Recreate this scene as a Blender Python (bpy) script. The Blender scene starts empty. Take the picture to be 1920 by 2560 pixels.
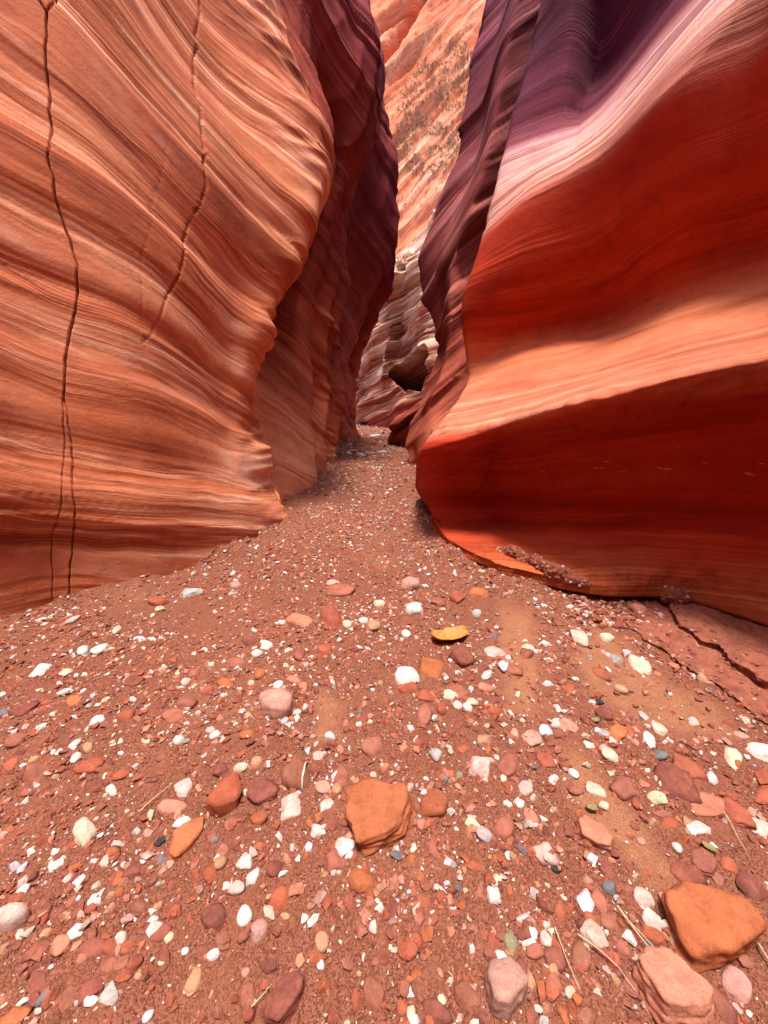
import bpy, bmesh, math, random
import numpy as np
from mathutils import Vector

# ------------------------------------------------------------------ camera, sky, sun, exposure
scene = bpy.context.scene
COL = scene.collection
F = 960.0                                   # focal length in photo pixels (1920 wide)
CAMZ = 1.3
PITCH = math.radians(12.0)
cam_data = bpy.data.cameras.new('camera')
cam_data.sensor_fit = 'HORIZONTAL'
cam_data.sensor_width = 36.0
cam_data.lens = 18.0
cam_data.clip_start = 0.02
cam_data.clip_end = 600.0
cam = bpy.data.objects.new('camera', cam_data)
COL.objects.link(cam)
cam.location = (0, 0, CAMZ)
cam.rotation_euler = (math.pi / 2 - PITCH, 0, 0)
scene.camera = cam

SUN_EL, SUN_AZ = math.radians(78), math.radians(180)   # azimuth clockwise from +Y
SUN_STRENGTH = 1.5
SKY_STRENGTH = 0.12
EXPOSURE = 1.95
world = bpy.data.worlds.new('World')
scene.world = world
world.use_nodes = True
wn = world.node_tree
sky = wn.nodes.new('ShaderNodeTexSky')
sky.sky_type = 'NISHITA'
sky.sun_disc = False
sky.sun_elevation = SUN_EL
sky.sun_rotation = SUN_AZ
sky.air_density = 1.0
sky.dust_density = 2.0
sky.ozone_density = 1.0
bg = wn.nodes['Background']
wn.links.new(sky.outputs[0], bg.inputs[0])
bg.inputs[1].default_value = SKY_STRENGTH
sun_data = bpy.data.lights.new('sun', 'SUN')
sun_data.energy = SUN_STRENGTH
sun_data.angle = math.radians(12)
sun_data.color = (1.0, 0.95, 0.88)
sun = bpy.data.objects.new('sun', sun_data)
COL.objects.link(sun)
sdir = Vector((math.sin(SUN_AZ) * math.cos(SUN_EL), math.cos(SUN_AZ) * math.cos(SUN_EL), math.sin(SUN_EL)))
sun.rotation_euler = sdir.to_track_quat('Z', 'Y').to_euler()
sun.location = (0, 0, 30)
scene.view_settings.view_transform = 'Standard'
scene.view_settings.look = 'None'
scene.view_settings.gamma = 1.0
scene.view_settings.use_curve_mapping = False
scene.view_settings.exposure = EXPOSURE
scene.render.engine = 'CYCLES'
scene.cycles.max_bounces = 10
scene.cycles.diffuse_bounces = 8
scene.cycles.use_denoising = True

# ------------------------------------------------------------------ helpers
CP, SP = math.cos(PITCH), math.sin(PITCH)
SLOPE = 0.0745


def P(px, py, d):
    a, b = (px - 960.0) / F, (py - 1280.0) / F
    return np.array((a * d, d * (CP - b * SP), CAMZ + d * (-SP - b * CP)))


def project(p):
    x, y, z = p[..., 0], p[..., 1], p[..., 2] - CAMZ
    d = y * CP - z * SP
    u = y * SP + z * CP
    d = np.where(d < 0.05, 0.05, d)
    return 960 + F * x / d, 1280 - F * u / d


_r = np.random.RandomState(7)
_perm = np.concatenate([_r.permutation(256)] * 3)
_g = _r.normal(size=(256, 3))
_g /= np.linalg.norm(_g, axis=1)[:, None]


def noise3(p):
    """gradient noise, roughly -1..1; p is (..., 3)"""
    p = np.asarray(p, dtype=np.float64)
    i = np.floor(p).astype(np.int64)
    f = p - i
    w = f * f * f * (f * (f * 6 - 15) + 10)
    i &= 255
    out = 0.0
    for dx in (0, 1):
        wx = w[..., 0] if dx else 1 - w[..., 0]
        hx = _perm[i[..., 0] + dx]
        for dy in (0, 1):
            wy = w[..., 1] if dy else 1 - w[..., 1]
            hy = _perm[hx + i[..., 1] + dy]
            for dz in (0, 1):
                wz = w[..., 2] if dz else 1 - w[..., 2]
                g = _g[_perm[hy + i[..., 2] + dz]]
                dot = g[..., 0] * (f[..., 0] - dx) + g[..., 1] * (f[..., 1] - dy) + g[..., 2] * (f[..., 2] - dz)
                out = out + wx * wy * wz * dot
    return out * 1.6


def fbm(p, octv=4, gain=0.5):
    s, a = 0.0, 1.0
    for k in range(octv):
        s = s + a * noise3(p * (2.0 ** k) + 13.7 * k)
        a *= gain
    return s


def seg_dist(px, py, poly):
    """distance in pixels from points to a polyline"""
    best = np.full(px.shape, 1e9)
    for (x0, y0), (x1, y1) in zip(poly[:-1], poly[1:]):
        dx, dy = x1 - x0, y1 - y0
        t = np.clip(((px - x0) * dx + (py - y0) * dy) / (dx * dx + dy * dy + 1e-9), 0, 1)
        best = np.minimum(best, np.hypot(px - x0 - t * dx, py - y0 - t * dy))
    return best


def in_poly(px, py, poly):
    r = np.zeros(px.shape, bool)
    n = len(poly)
    for k in range(n):
        x0, y0 = poly[k]
        x1, y1 = poly[(k + 1) % n]
        c = ((y0 > py) != (y1 > py)) & (px < (x1 - x0) * (py - y0) / (y1 - y0 + 1e-12) + x0)
        r ^= c
    return r


def sstep(a, b, x):
    t = np.clip((x - a) / (b - a), 0, 1)
    return t * t * (3 - 2 * t)


def tag(o, label=None, cat=None, group=None, kind=None):
    if label: o['label'] = label
    if cat: o['category'] = cat
    if group: o['group'] = group
    if kind: o['kind'] = kind
    return o


def mesh_from(name, verts, faces, mat, parent=None, smooth=True, tint=None):
    """verts (n,3), faces (m,k) -> one linked mesh object"""
    verts = np.ascontiguousarray(verts, dtype=np.float32)
    faces = np.ascontiguousarray(faces, dtype=np.int32)
    me = bpy.data.meshes.new(name)
    nf, k = faces.shape
    me.vertices.add(len(verts))
    me.vertices.foreach_set('co', verts.ravel())
    me.loops.add(nf * k)
    me.loops.foreach_set('vertex_index', faces.ravel())
    me.polygons.add(nf)
    me.polygons.foreach_set('loop_start', np.arange(0, nf * k, k, dtype=np.int32))
    me.polygons.foreach_set('loop_total', np.full(nf, k, dtype=np.int32))
    me.polygons.foreach_set('use_smooth', np.full(nf, smooth, dtype=bool))
    if tint is not None:
        at = me.attributes.new('tint', 'FLOAT_COLOR', 'POINT')
        c = np.ones((len(verts), 4), np.float32)
        c[:, :3] = tint
        at.data.foreach_set('color', c.ravel())
    me.update(calc_edges=True)
    me.validate()
    o = bpy.data.objects.new(name, me)
    COL.objects.link(o)
    if mat: me.materials.append(mat)
    if parent: o.parent = parent
    return o


def grid_faces(nr, nc, flip=False):
    i = np.arange(nr * nc).reshape(nr, nc)
    a, b, c, d = i[:-1, :-1].ravel(), i[:-1, 1:].ravel(), i[1:, 1:].ravel(), i[1:, :-1].ravel()
    return np.stack([a, b, c, d] if not flip else [d, c, b, a], 1)


def catmull(K, counts, axis):
    """resample control array along an axis with a Catmull-Rom spline, counts[i] samples in span i"""
    K = np.moveaxis(K, axis, 0)
    n = K.shape[0]
    ext = np.concatenate([2 * K[:1] - K[1:2], K, 2 * K[-1:] - K[-2:-1]], 0)
    out = []
    for i in range(n - 1):
        p0, p1, p2, p3 = ext[i], ext[i + 1], ext[i + 2], ext[i + 3]
        # centripetal-like tangent limiting: scale tangents by span length
        def nrm(v): return np.linalg.norm(v, axis=-1, keepdims=True) + 1e-6
        l01, l12, l23 = nrm(p1 - p0), nrm(p2 - p1), nrm(p3 - p2)
        m1 = np.minimum(l12, l01 * 1.6) * ((p1 - p0) / l01 * l12 + (p2 - p1) / l12 * l01) / (l01 + l12)
        m2 = np.minimum(l12, l23 * 1.6) * ((p2 - p1) / l12 * l23 + (p3 - p2) / l23 * l12) / (l12 + l23)
        m1, m2 = m1 * 0.85, m2 * 0.85
        for k in range(counts[i]):
            t = k / counts[i]
            h = (2 * t**3 - 3 * t**2 + 1, t**3 - 2 * t**2 + t, -2 * t**3 + 3 * t**2, t**3 - t**2)
            out.append(h[0] * p1 + h[1] * m1 + h[2] * p2 + h[3] * m2)
    out.append(K[-1])
    return np.moveaxis(np.array(out), 0, axis)


def grid_normals(V):
    du = np.gradient(V, axis=1)
    dv = np.gradient(V, axis=0)
    n = np.cross(du, dv)
    return n / (np.linalg.norm(n, axis=-1, keepdims=True) + 1e-9)


# bedding of each wall: dip along x and y, extra dip per metre of height above 1 m (a fan of cross-beds)
BED_LEFT = (0.17, 0.22, 0.10)
BED_RIGHT = (0.0, 0.20, 0.0)
BED_FOLD = (-0.85, 0.15, 0.0)
BED_FAR = (-0.35, 0.05, 0.0)
BED_LFOLD = (0.9, 0.12, 0.0)
BED_BEND = (0.05, 0.0, 0.0)


def strata_q(V, bed):
    kx, ky, fan = bed
    x, y, z = V[..., 0], V[..., 1], V[..., 2]
    warp = 0.16 * noise3(V * 0.40 + 3.1) + 0.012 * noise3(V * 1.7 + 9.2)
    lean = np.clip(z - 1.0, 0, 4.5)
    q = z + kx * x + ky * y + fan * lean * (0.6 * x + 0.8 * y - 1.4) + warp
    return q + 0.11 * np.sin(q * 5.3 + 1.0) + 0.05 * np.sin(q * 12.7 + 2.0)


def strata_disp(V, coarse=0.05, mid=0.018, fine=0.006, lump=0.05, stretch=0.35, seed=0.0, bed=BED_RIGHT):
    q = strata_q(V, bed)
    x, y = V[..., 0] * stretch + seed, V[..., 1] * stretch
    st = lambda k, s: np.stack([x * s, y * s, q * k + seed * 3.3], -1)
    c = noise3(st(2.2, 1.0))
    m = noise3(st(6.0, 1.4))
    m = m - 0.75 * np.abs(noise3(st(4.3, 1.1))) + 0.25
    f = noise3(st(22.0, 2.0)) + 0.6 * noise3(st(47.0, 2.2))
    patch = 0.55 + 0.6 * noise3(V * 0.9 + 21.0 + seed)
    patch = np.clip(patch, 0.15, 1.2)
    return coarse * c + mid * m * patch + fine * f * patch + lump * noise3(V * np.array((1.0, 1.0, 0.6)) + 5 + seed)


# ------------------------------------------------------------------ materials
def new_mat(name):
    m = bpy.data.materials.new(name)
    m.use_nodes = True
    nt = m.node_tree
    return m, nt, nt.nodes['Principled BSDF']


class NT:
    """small helper for node wiring"""
    def __init__(s, nt): s.nt = nt
    def n(s, t, **kw):
        nd = s.nt.nodes.new(t)
        for k, v in kw.items(): setattr(nd, k, v)
        return nd
    def l(s, a, b): s.nt.links.new(a, b)
    def math(s, op, a, b=None, c=None):
        nd = s.n('ShaderNodeMath', operation=op)
        for i, v in enumerate((a, b, c)):
            if v is None: continue
            if isinstance(v, (int, float)): nd.inputs[i].default_value = v
            else: s.l(v, nd.inputs[i])
        return nd.outputs[0]
    def noise(s, vec, scale, detail=4, rough=0.55, dist=0.0):
        nd = s.n('ShaderNodeTexNoise')
        s.l(vec, nd.inputs['Vector'])
        nd.inputs['Scale'].default_value = scale
        nd.inputs['Detail'].default_value = detail
        nd.inputs['Roughness'].default_value = rough
        nd.inputs['Distortion'].default_value = dist
        return nd.outputs['Fac']
    def comb(s, x, y, z):
        nd = s.n('ShaderNodeCombineXYZ')
        for i, v in enumerate((x, y, z)):
            if isinstance(v, (int, float)): nd.inputs[i].default_value = v
            else: s.l(v, nd.inputs[i])
        return nd.outputs[0]
    def ramp(s, fac, stops):
        nd = s.n('ShaderNodeValToRGB')
        cr = nd.color_ramp
        while len(cr.elements) < len(stops): cr.elements.new(0.5)
        for e, (p, c) in zip(cr.elements, stops):
            e.position = p
            e.color = (*c, 1) if len(c) == 3 else c
        s.l(fac, nd.inputs[0])
        return nd.outputs[0]
    def mix(s, fac, a, b, mode='MIX'):
        nd = s.n('ShaderNodeMix', data_type='RGBA', blend_type=mode)
        for i, v in ((0, fac), (6, a), (7, b)):
            if isinstance(v, (int, float)): nd.inputs[i].default_value = v
            elif isinstance(v, tuple): nd.inputs[i].default_value = (*v, 1)
            else: s.l(v, nd.inputs[i])
        return nd.outputs[2]
    def bump(s, h, strength, dist, normal=None):
        nd = s.n('ShaderNodeBump')
        nd.inputs['Strength'].default_value = strength
        nd.inputs['Distance'].default_value = dist
        s.l(h, nd.inputs['Height'])
        if normal is not None: s.l(normal, nd.inputs['Normal'])
        return nd.outputs[0]


def sandstone(name, bed, dark, main, light, pale, pale_amt=0.5, kscale=1.0, bump=0.5, varnish=0.0, bed_light_tones=None, streaks=None):
    m, nt, bs = new_mat(name)
    N = NT(nt)
    geo = N.n('ShaderNodeNewGeometry')
    pos = geo.outputs['Position']
    sep = N.n('ShaderNodeSeparateXYZ'); N.l(pos, sep.inputs[0])
    x, y, z = sep.outputs
    warp = N.math('MULTIPLY', N.math('SUBTRACT', N.noise(pos, 0.5, 3), 0.5), 0.30 if bed_light_tones else 0.55)
    warp2 = N.math('MULTIPLY', N.math('SUBTRACT', N.noise(pos, 2.2, 3), 0.5), 0.05)
    kx, ky, fan = bed
    q = N.math('ADD', N.math('ADD', z, N.math('MULTIPLY', y, ky)), N.math('ADD', warp, warp2))
    q = N.math('ADD', q, N.math('MULTIPLY', x, kx))
    if fan:
        lean = N.math('MINIMUM', N.math('MAXIMUM', N.math('SUBTRACT', z, 1.0), 0.0), 4.5)
        along = N.math('ADD', N.math('ADD', N.math('MULTIPLY', x, 0.6), N.math('MULTIPLY', y, 0.8)), -1.4)
        q = N.math('ADD', q, N.math('MULTIPLY', N.math('MULTIPLY', lean, along), fan))
    q0 = q
    q = N.math('ADD', q, N.math('MULTIPLY', N.math('SINE', N.math('MULTIPLY_ADD', q0, 5.3, 1.0)), 0.11))
    q = N.math('ADD', q, N.math('MULTIPLY', N.math('SINE', N.math('MULTIPLY_ADD', q0, 12.7, 2.0)), 0.05))
    def layer(kz, kxy, detail=3):
        return N.noise(N.comb(N.math('MULTIPLY', x, kxy), N.math('MULTIPLY', y, kxy), N.math('MULTIPLY', q, kz * kscale)), 1.0, detail, 0.6)
    a = layer(3.0, 0.25)
    b = layer(11.0, 0.45)
    c = layer(38.0, 0.9, 4)
    d = layer(120.0, 2.0, 2)
    big = N.noise(pos, 0.8, 3)
    fade = N.ramp(N.noise(pos, 1.1, 3), [(0.38, (0.15, 0.15, 0.15)), (0.62, (1, 1, 1))])     # fine laminae come and go
    f = N.math('ADD', N.math('MULTIPLY', a, 0.62), N.math('MULTIPLY', b, 0.34))
    f = N.math('ADD', f, N.math('MULTIPLY', N.math('MULTIPLY', N.math('SUBTRACT', c, 0.5), fade), 0.36))
    f = N.math('ADD', f, N.math('MULTIPLY', N.math('MULTIPLY', N.math('SUBTRACT', d, 0.5), fade), 0.22))
    f = N.math('ADD', f, 0.06)
    f = N.math('ADD', f, N.math('MULTIPLY', N.math('SUBTRACT', big, 0.5), 0.25))
    col = N.ramp(f, [(0.40, dark), (0.52, main), (0.63, light), (0.78, pale)])
    # thin pale and dark laminae
    lam = N.ramp(N.math('ADD', N.math('MULTIPLY', b, 0.6), N.math('MULTIPLY', c, 0.5)), [(0.60, (0, 0, 0)), (0.70, (1, 1, 1))])
    col = N.mix(N.math('MULTIPLY', lam, pale_amt), col, pale)
    drk = N.ramp(N.math('ADD', N.math('MULTIPLY', c, 0.6), N.math('MULTIPLY', a, 0.45)), [(0.36, (1, 1, 1)), (0.44, (0, 0, 0))])
    col = N.mix(N.math('MULTIPLY', drk, 0.55), col, dark)
    if bed_light_tones:
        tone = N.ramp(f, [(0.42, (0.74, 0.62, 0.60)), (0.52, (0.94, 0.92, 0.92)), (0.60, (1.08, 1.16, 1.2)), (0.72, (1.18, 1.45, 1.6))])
        bed_light_col = N.ramp(N.math('DIVIDE', q0, 8.0), [(a_ / 8.0, c_) for a_, c_ in bed_light_tones])  # rock colour by bedding height, with light and shade put into it
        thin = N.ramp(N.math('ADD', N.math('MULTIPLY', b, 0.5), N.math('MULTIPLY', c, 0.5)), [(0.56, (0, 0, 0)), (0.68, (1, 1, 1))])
        col = N.mix(1.0, bed_light_col, tone, 'MULTIPLY')
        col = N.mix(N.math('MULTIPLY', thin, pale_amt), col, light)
    if streaks:
        # sharp pale and dark streaks
        b2 = layer(9.0, 0.20, 3)
        c2 = layer(44.0, 0.45, 3)
        stk = N.ramp(N.math('ADD', N.math('MULTIPLY', b2, 0.6), N.math('MULTIPLY', c2, 0.5)), [(0.44, (0.50, 0.34, 0.34)), (0.50, (0.85, 0.80, 0.80)), (0.55, (1, 1, 1)), (0.61, (1.22, 1.55, 1.65))])
        smask = N.ramp(N.math('DIVIDE', q0, 8.0), streaks)
        col = N.mix(smask, col, N.mix(1.0, col, stk, 'MULTIPLY'))
    if name == 'sandstone_right':
        # pale scars where flakes have come off one thin bed
        sc = N.noise(N.comb(N.math('MULTIPLY', x, 7.0), N.math('MULTIPLY', y, 7.0), N.math('MULTIPLY', z, 26.0)), 1.0, 3, 0.6)
        bandm = N.ramp(N.math('DIVIDE', q0, 8.0), [(1.52 / 8, (0, 0, 0)), (1.56 / 8, (1, 1, 1)), (1.70 / 8, (1, 1, 1)), (1.74 / 8, (0, 0, 0))])
        scm = N.math('MULTIPLY', N.ramp(sc, [(0.66, (0, 0, 0)), (0.69, (1, 1, 1))]), bandm)
        col = N.mix(N.math('MULTIPLY', scm, 0.8), col, (0.60, 0.30, 0.16))
    # small pits and grains
    gr = N.noise(pos, 160, 3, 0.7)
    col = N.mix(0.35, col, N.ramp(gr, [(0.3, (0.45, 0.40, 0.38)), (0.7, (1.0, 1.0, 1.0))]), 'MULTIPLY')
    col = N.mix(0.6, col, N.ramp(N.noise(pos, 7, 6, 0.72), [(0.34, (0.74, 0.70, 0.68)), (0.5, (1, 1, 1)), (0.66, (1.10, 1.12, 1.12))]), 'MULTIPLY')
    if varnish:
        v = N.noise(N.comb(N.math('MULTIPLY', x, 3.0), N.math('MULTIPLY', y, 3.0), N.math('MULTIPLY', z, 0.5)), 1.0, 4)
        col = N.mix(N.math('MULTIPLY', N.ramp(v, [(0.5, (0, 0, 0)), (0.68, (1, 1, 1))]), varnish), col, (0.10, 0.035, 0.03))
    N.l(col, bs.inputs['Base Color'])
    bs.inputs['Roughness'].default_value = 0.92
    bs.inputs['Specular IOR Level'].default_value = 0.15
    rough_n = N.noise(pos, 28, 5, 0.7)
    h = N.math('ADD', N.math('MULTIPLY', b, 0.55), N.math('MULTIPLY', N.math('MULTIPLY', c, fade), 0.40))
    h = N.math('ADD', h, N.math('MULTIPLY', N.math('MULTIPLY', d, fade), 0.10))
    h = N.math('ADD', h, N.math('MULTIPLY', gr, 0.06))
    h = N.math('ADD', h, N.math('MULTIPLY', rough_n, 0.20))
    N.l(N.bump(h, bump, 0.05), bs.inputs['Normal'])
    return m


M_LEFT = sandstone('sandstone_left', BED_LEFT, (0.24, 0.050, 0.021), (0.49, 0.132, 0.056), (0.62, 0.22, 0.115), (0.74, 0.42, 0.29), 0.55, 0.7, 0.55, streaks=[(0.0, (0.6, 0.6, 0.6)), (0.35, (0.5, 0.5, 0.5)), (0.55, (0.8, 0.8, 0.8)), (0.7, (1.0, 1.0, 1.0)), (1.0, (1, 1, 1))])
M_RIGHT = sandstone('sandstone_right', BED_RIGHT, (0.32, 0.050, 0.020), (0.45, 0.085, 0.032), (0.50, 0.125, 0.050), (0.66, 0.30, 0.18), 0.30, 0.8, 0.5,  # ledge and band brightness, undercut and overhang shade put into the rock colour
                    bed_light_tones=[(0.75, (0.46, 0.120, 0.042)), (1.12, (0.40, 0.030, 0.009)), (1.90, (0.40, 0.028, 0.008)), (2.02, (0.60, 0.215, 0.12)), (2.35, (0.56, 0.175, 0.09)), (2.80, (0.54, 0.155, 0.065)),
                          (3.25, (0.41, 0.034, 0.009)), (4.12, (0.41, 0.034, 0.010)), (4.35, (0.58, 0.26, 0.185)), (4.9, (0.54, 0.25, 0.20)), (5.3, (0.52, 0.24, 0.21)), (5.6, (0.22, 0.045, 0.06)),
                          (5.95, (0.11, 0.012, 0.024)), (6.9, (0.085, 0.008, 0.028))],  # dark purple paints in the top overhang's shade and bluish skylight
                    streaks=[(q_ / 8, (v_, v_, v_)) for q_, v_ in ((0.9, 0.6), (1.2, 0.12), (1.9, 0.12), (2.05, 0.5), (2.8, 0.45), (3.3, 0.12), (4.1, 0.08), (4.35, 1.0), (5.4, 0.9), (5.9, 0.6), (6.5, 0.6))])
M_LFOLD = sandstone('sandstone_shade_tinted_fold', BED_LFOLD, (0.16, 0.018, 0.009), (0.27, 0.040, 0.016), (0.38, 0.090, 0.042), (0.55, 0.26, 0.16), 0.30, 0.6, 0.4,  # recess shade put into the upper colour, light on low ribs into the lower
                    bed_light_tones=[(0.4, (0.58, 0.20, 0.095)), (1.1, (0.54, 0.165, 0.075)), (2.0, (0.42, 0.085, 0.034)), (4.2, (0.31, 0.044, 0.019)), (5.8, (0.29, 0.038, 0.018)), (7.8, (0.22, 0.027, 0.024))],
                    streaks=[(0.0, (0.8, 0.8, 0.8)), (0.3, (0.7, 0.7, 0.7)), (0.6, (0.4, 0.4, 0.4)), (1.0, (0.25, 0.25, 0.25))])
M_FOLD = sandstone('sandstone_fold', BED_FOLD, (0.20, 0.024, 0.016), (0.32, 0.055, 0.030), (0.46, 0.15, 0.095), (0.70, 0.45, 0.36), 0.4, 0.8, 0.6,  # the fold's shade and blue skylight on its top are put into the colour
                   bed_light_tones=[(1.0, (0.40, 0.085, 0.045)), (3.0, (0.36, 0.065, 0.036)), (4.6, (0.34, 0.08, 0.06)), (6.0, (0.25, 0.05, 0.048)), (7.5, (0.19, 0.036, 0.048))],
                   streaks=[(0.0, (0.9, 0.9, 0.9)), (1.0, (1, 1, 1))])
M_BEND = sandstone('sandstone_cream', BED_BEND, (0.30, 0.085, 0.045), (0.62, 0.32, 0.19), (0.76, 0.52, 0.35), (0.82, 0.68, 0.52), 0.75, 0.6, 0.8)
M_FAR = sandstone('sandstone_pale', BED_FAR, (0.30, 0.075, 0.035), (0.58, 0.29, 0.18), (0.74, 0.54, 0.40), (0.82, 0.74, 0.62), 0.75, 0.8, 0.8,  # layer colours, plus dark bands putting shade of recesses and hollow into the colour
                  bed_light_tones=[(1.8, (0.26, 0.040, 0.022)), (3.0, (0.34, 0.062, 0.035)), (3.4, (0.56, 0.25, 0.15)), (3.8, (0.28, 0.06, 0.04)), (4.3, (0.52, 0.22, 0.13)), (4.7, (0.30, 0.07, 0.045)), (5.2, (0.66, 0.38, 0.25)),
                        (5.6, (0.36, 0.10, 0.06)), (6.1, (0.70, 0.42, 0.28)), (6.5, (0.38, 0.11, 0.07)), (7.0, (0.62, 0.32, 0.20))],
                  streaks=[(0.0, (1, 1, 1)), (1.0, (1, 1, 1))])


def cliff_mat():
    m, nt, bs = new_mat('cliff_rock')
    N = NT(nt)
    geo = N.n('ShaderNodeNewGeometry')
    pos = geo.outputs['Position']
    sep = N.n('ShaderNodeSeparateXYZ'); N.l(pos, sep.inputs[0])
    x, y, z = sep.outputs
    u = N.math('SUBTRACT', N.math('MULTIPLY', z, 0.80), N.math('MULTIPLY', x, 1.0))      # across the streaks
    v = N.math('ADD', N.math('MULTIPLY', z, 0.7), N.math('MULTIPLY', x, 0.6))
    st = N.noise(N.comb(N.math('MULTIPLY', u, 0.55), N.math('MULTIPLY', v, 0.06), 0.0), 1.0, 6, 0.65, 0.3)
    col = N.ramp(st, [(0.28, (0.36, 0.075, 0.038)), (0.40, (0.64, 0.145, 0.050)), (0.55, (0.68, 0.21, 0.10)), (0.70, (0.74, 0.40, 0.25))])
    fine = N.noise(N.comb(N.math('MULTIPLY', u, 3.0), N.math('MULTIPLY', v, 0.4), 0.0), 1.0, 4, 0.7)
    col = N.mix(0.5, col, N.ramp(fine, [(0.3, (0.55, 0.45, 0.42)), (0.65, (1, 1, 1))]), 'MULTIPLY')
    N.l(col, bs.inputs['Base Color'])
    bs.inputs['Roughness'].default_value = 0.95
    h = N.math('ADD', N.math('MULTIPLY', st, 1.0), N.math('MULTIPLY', fine, 0.3))
    N.l(N.bump(h, 0.8, 0.8), bs.inputs['Normal'])
    return m


M_CLIFF = cliff_mat()


def ground_mat():
    m, nt, bs = new_mat('red_sand_and_grit')
    N = NT(nt)
    geo = N.n('ShaderNodeNewGeometry')
    pos = geo.outputs['Position']
    big = N.noise(pos, 1.6, 4)
    med = N.noise(pos, 14, 4, 0.65)
    fin = N.noise(pos, 160, 3, 0.7)
    f = N.math('ADD', N.math('MULTIPLY', big, 0.6), N.math('MULTIPLY', med, 0.4))
    col = N.ramp(f, [(0.36, (0.13, 0.038, 0.021)), (0.50, (0.20, 0.064, 0.034)), (0.62, (0.31, 0.12, 0.065))])
    col = N.mix(0.5, col, N.ramp(fin, [(0.3, (0.5, 0.45, 0.42)), (0.7, (1.15, 1.1, 1.05))]), 'MULTIPLY')
    dv = N.n('ShaderNodeVectorMath', operation='MULTIPLY_ADD')
    dn = N.n('ShaderNodeTexNoise'); dn.inputs['Scale'].default_value = 60; N.l(pos, dn.inputs['Vector'])
    N.l(dn.outputs['Color'], dv.inputs[0]); dv.inputs[1].default_value = (0.012, 0.012, 0.012); N.l(pos, dv.inputs[2])
    vor = N.n('ShaderNodeTexVoronoi'); vor.inputs['Scale'].default_value = 260; N.l(dv.outputs[0], vor.inputs['Vector'])
    grit = N.ramp(vor.outputs['Color'], [(0.0, (0.08, 0.024, 0.016)), (0.35, (0.18, 0.056, 0.032)), (0.6, (0.31, 0.12, 0.072)), (0.92, (0.26, 0.10, 0.06)), (0.96, (0.5, 0.42, 0.34))])
    at = N.n('ShaderNodeAttribute', attribute_name='tint')
    sandm = N.math('MULTIPLY', at.outputs['Fac'], N.ramp(med, [(0.3, (0.5, 0.5, 0.5)), (0.6, (1, 1, 1))]))
    msk = N.ramp(N.math('ADD', N.math('MULTIPLY', med, 0.7), N.math('MULTIPLY', big, 0.3)), [(0.48, (1, 1, 1)), (0.66, (0.2, 0.2, 0.2))])
    col = N.mix(N.math('MULTIPLY', msk, 0.8), col, grit)
    col = N.mix(sandm, col, N.ramp(fin, [(0.3, (0.26, 0.098, 0.048)), (0.65, (0.40, 0.175, 0.092))]))
    N.l(col, bs.inputs['Base Color'])
    bs.inputs['Roughness'].default_value = 0.95
    bs.inputs['Specular IOR Level'].default_value = 0.1
    h = N.math('ADD', N.math('MULTIPLY', fin, 0.25), N.math('MULTIPLY', N.math('SUBTRACT', 1.0, vor.outputs['Distance']), 0.5))
    N.l(N.bump(h, 0.9, 0.008), bs.inputs['Normal'])
    return m


M_GROUND = ground_mat()


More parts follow.
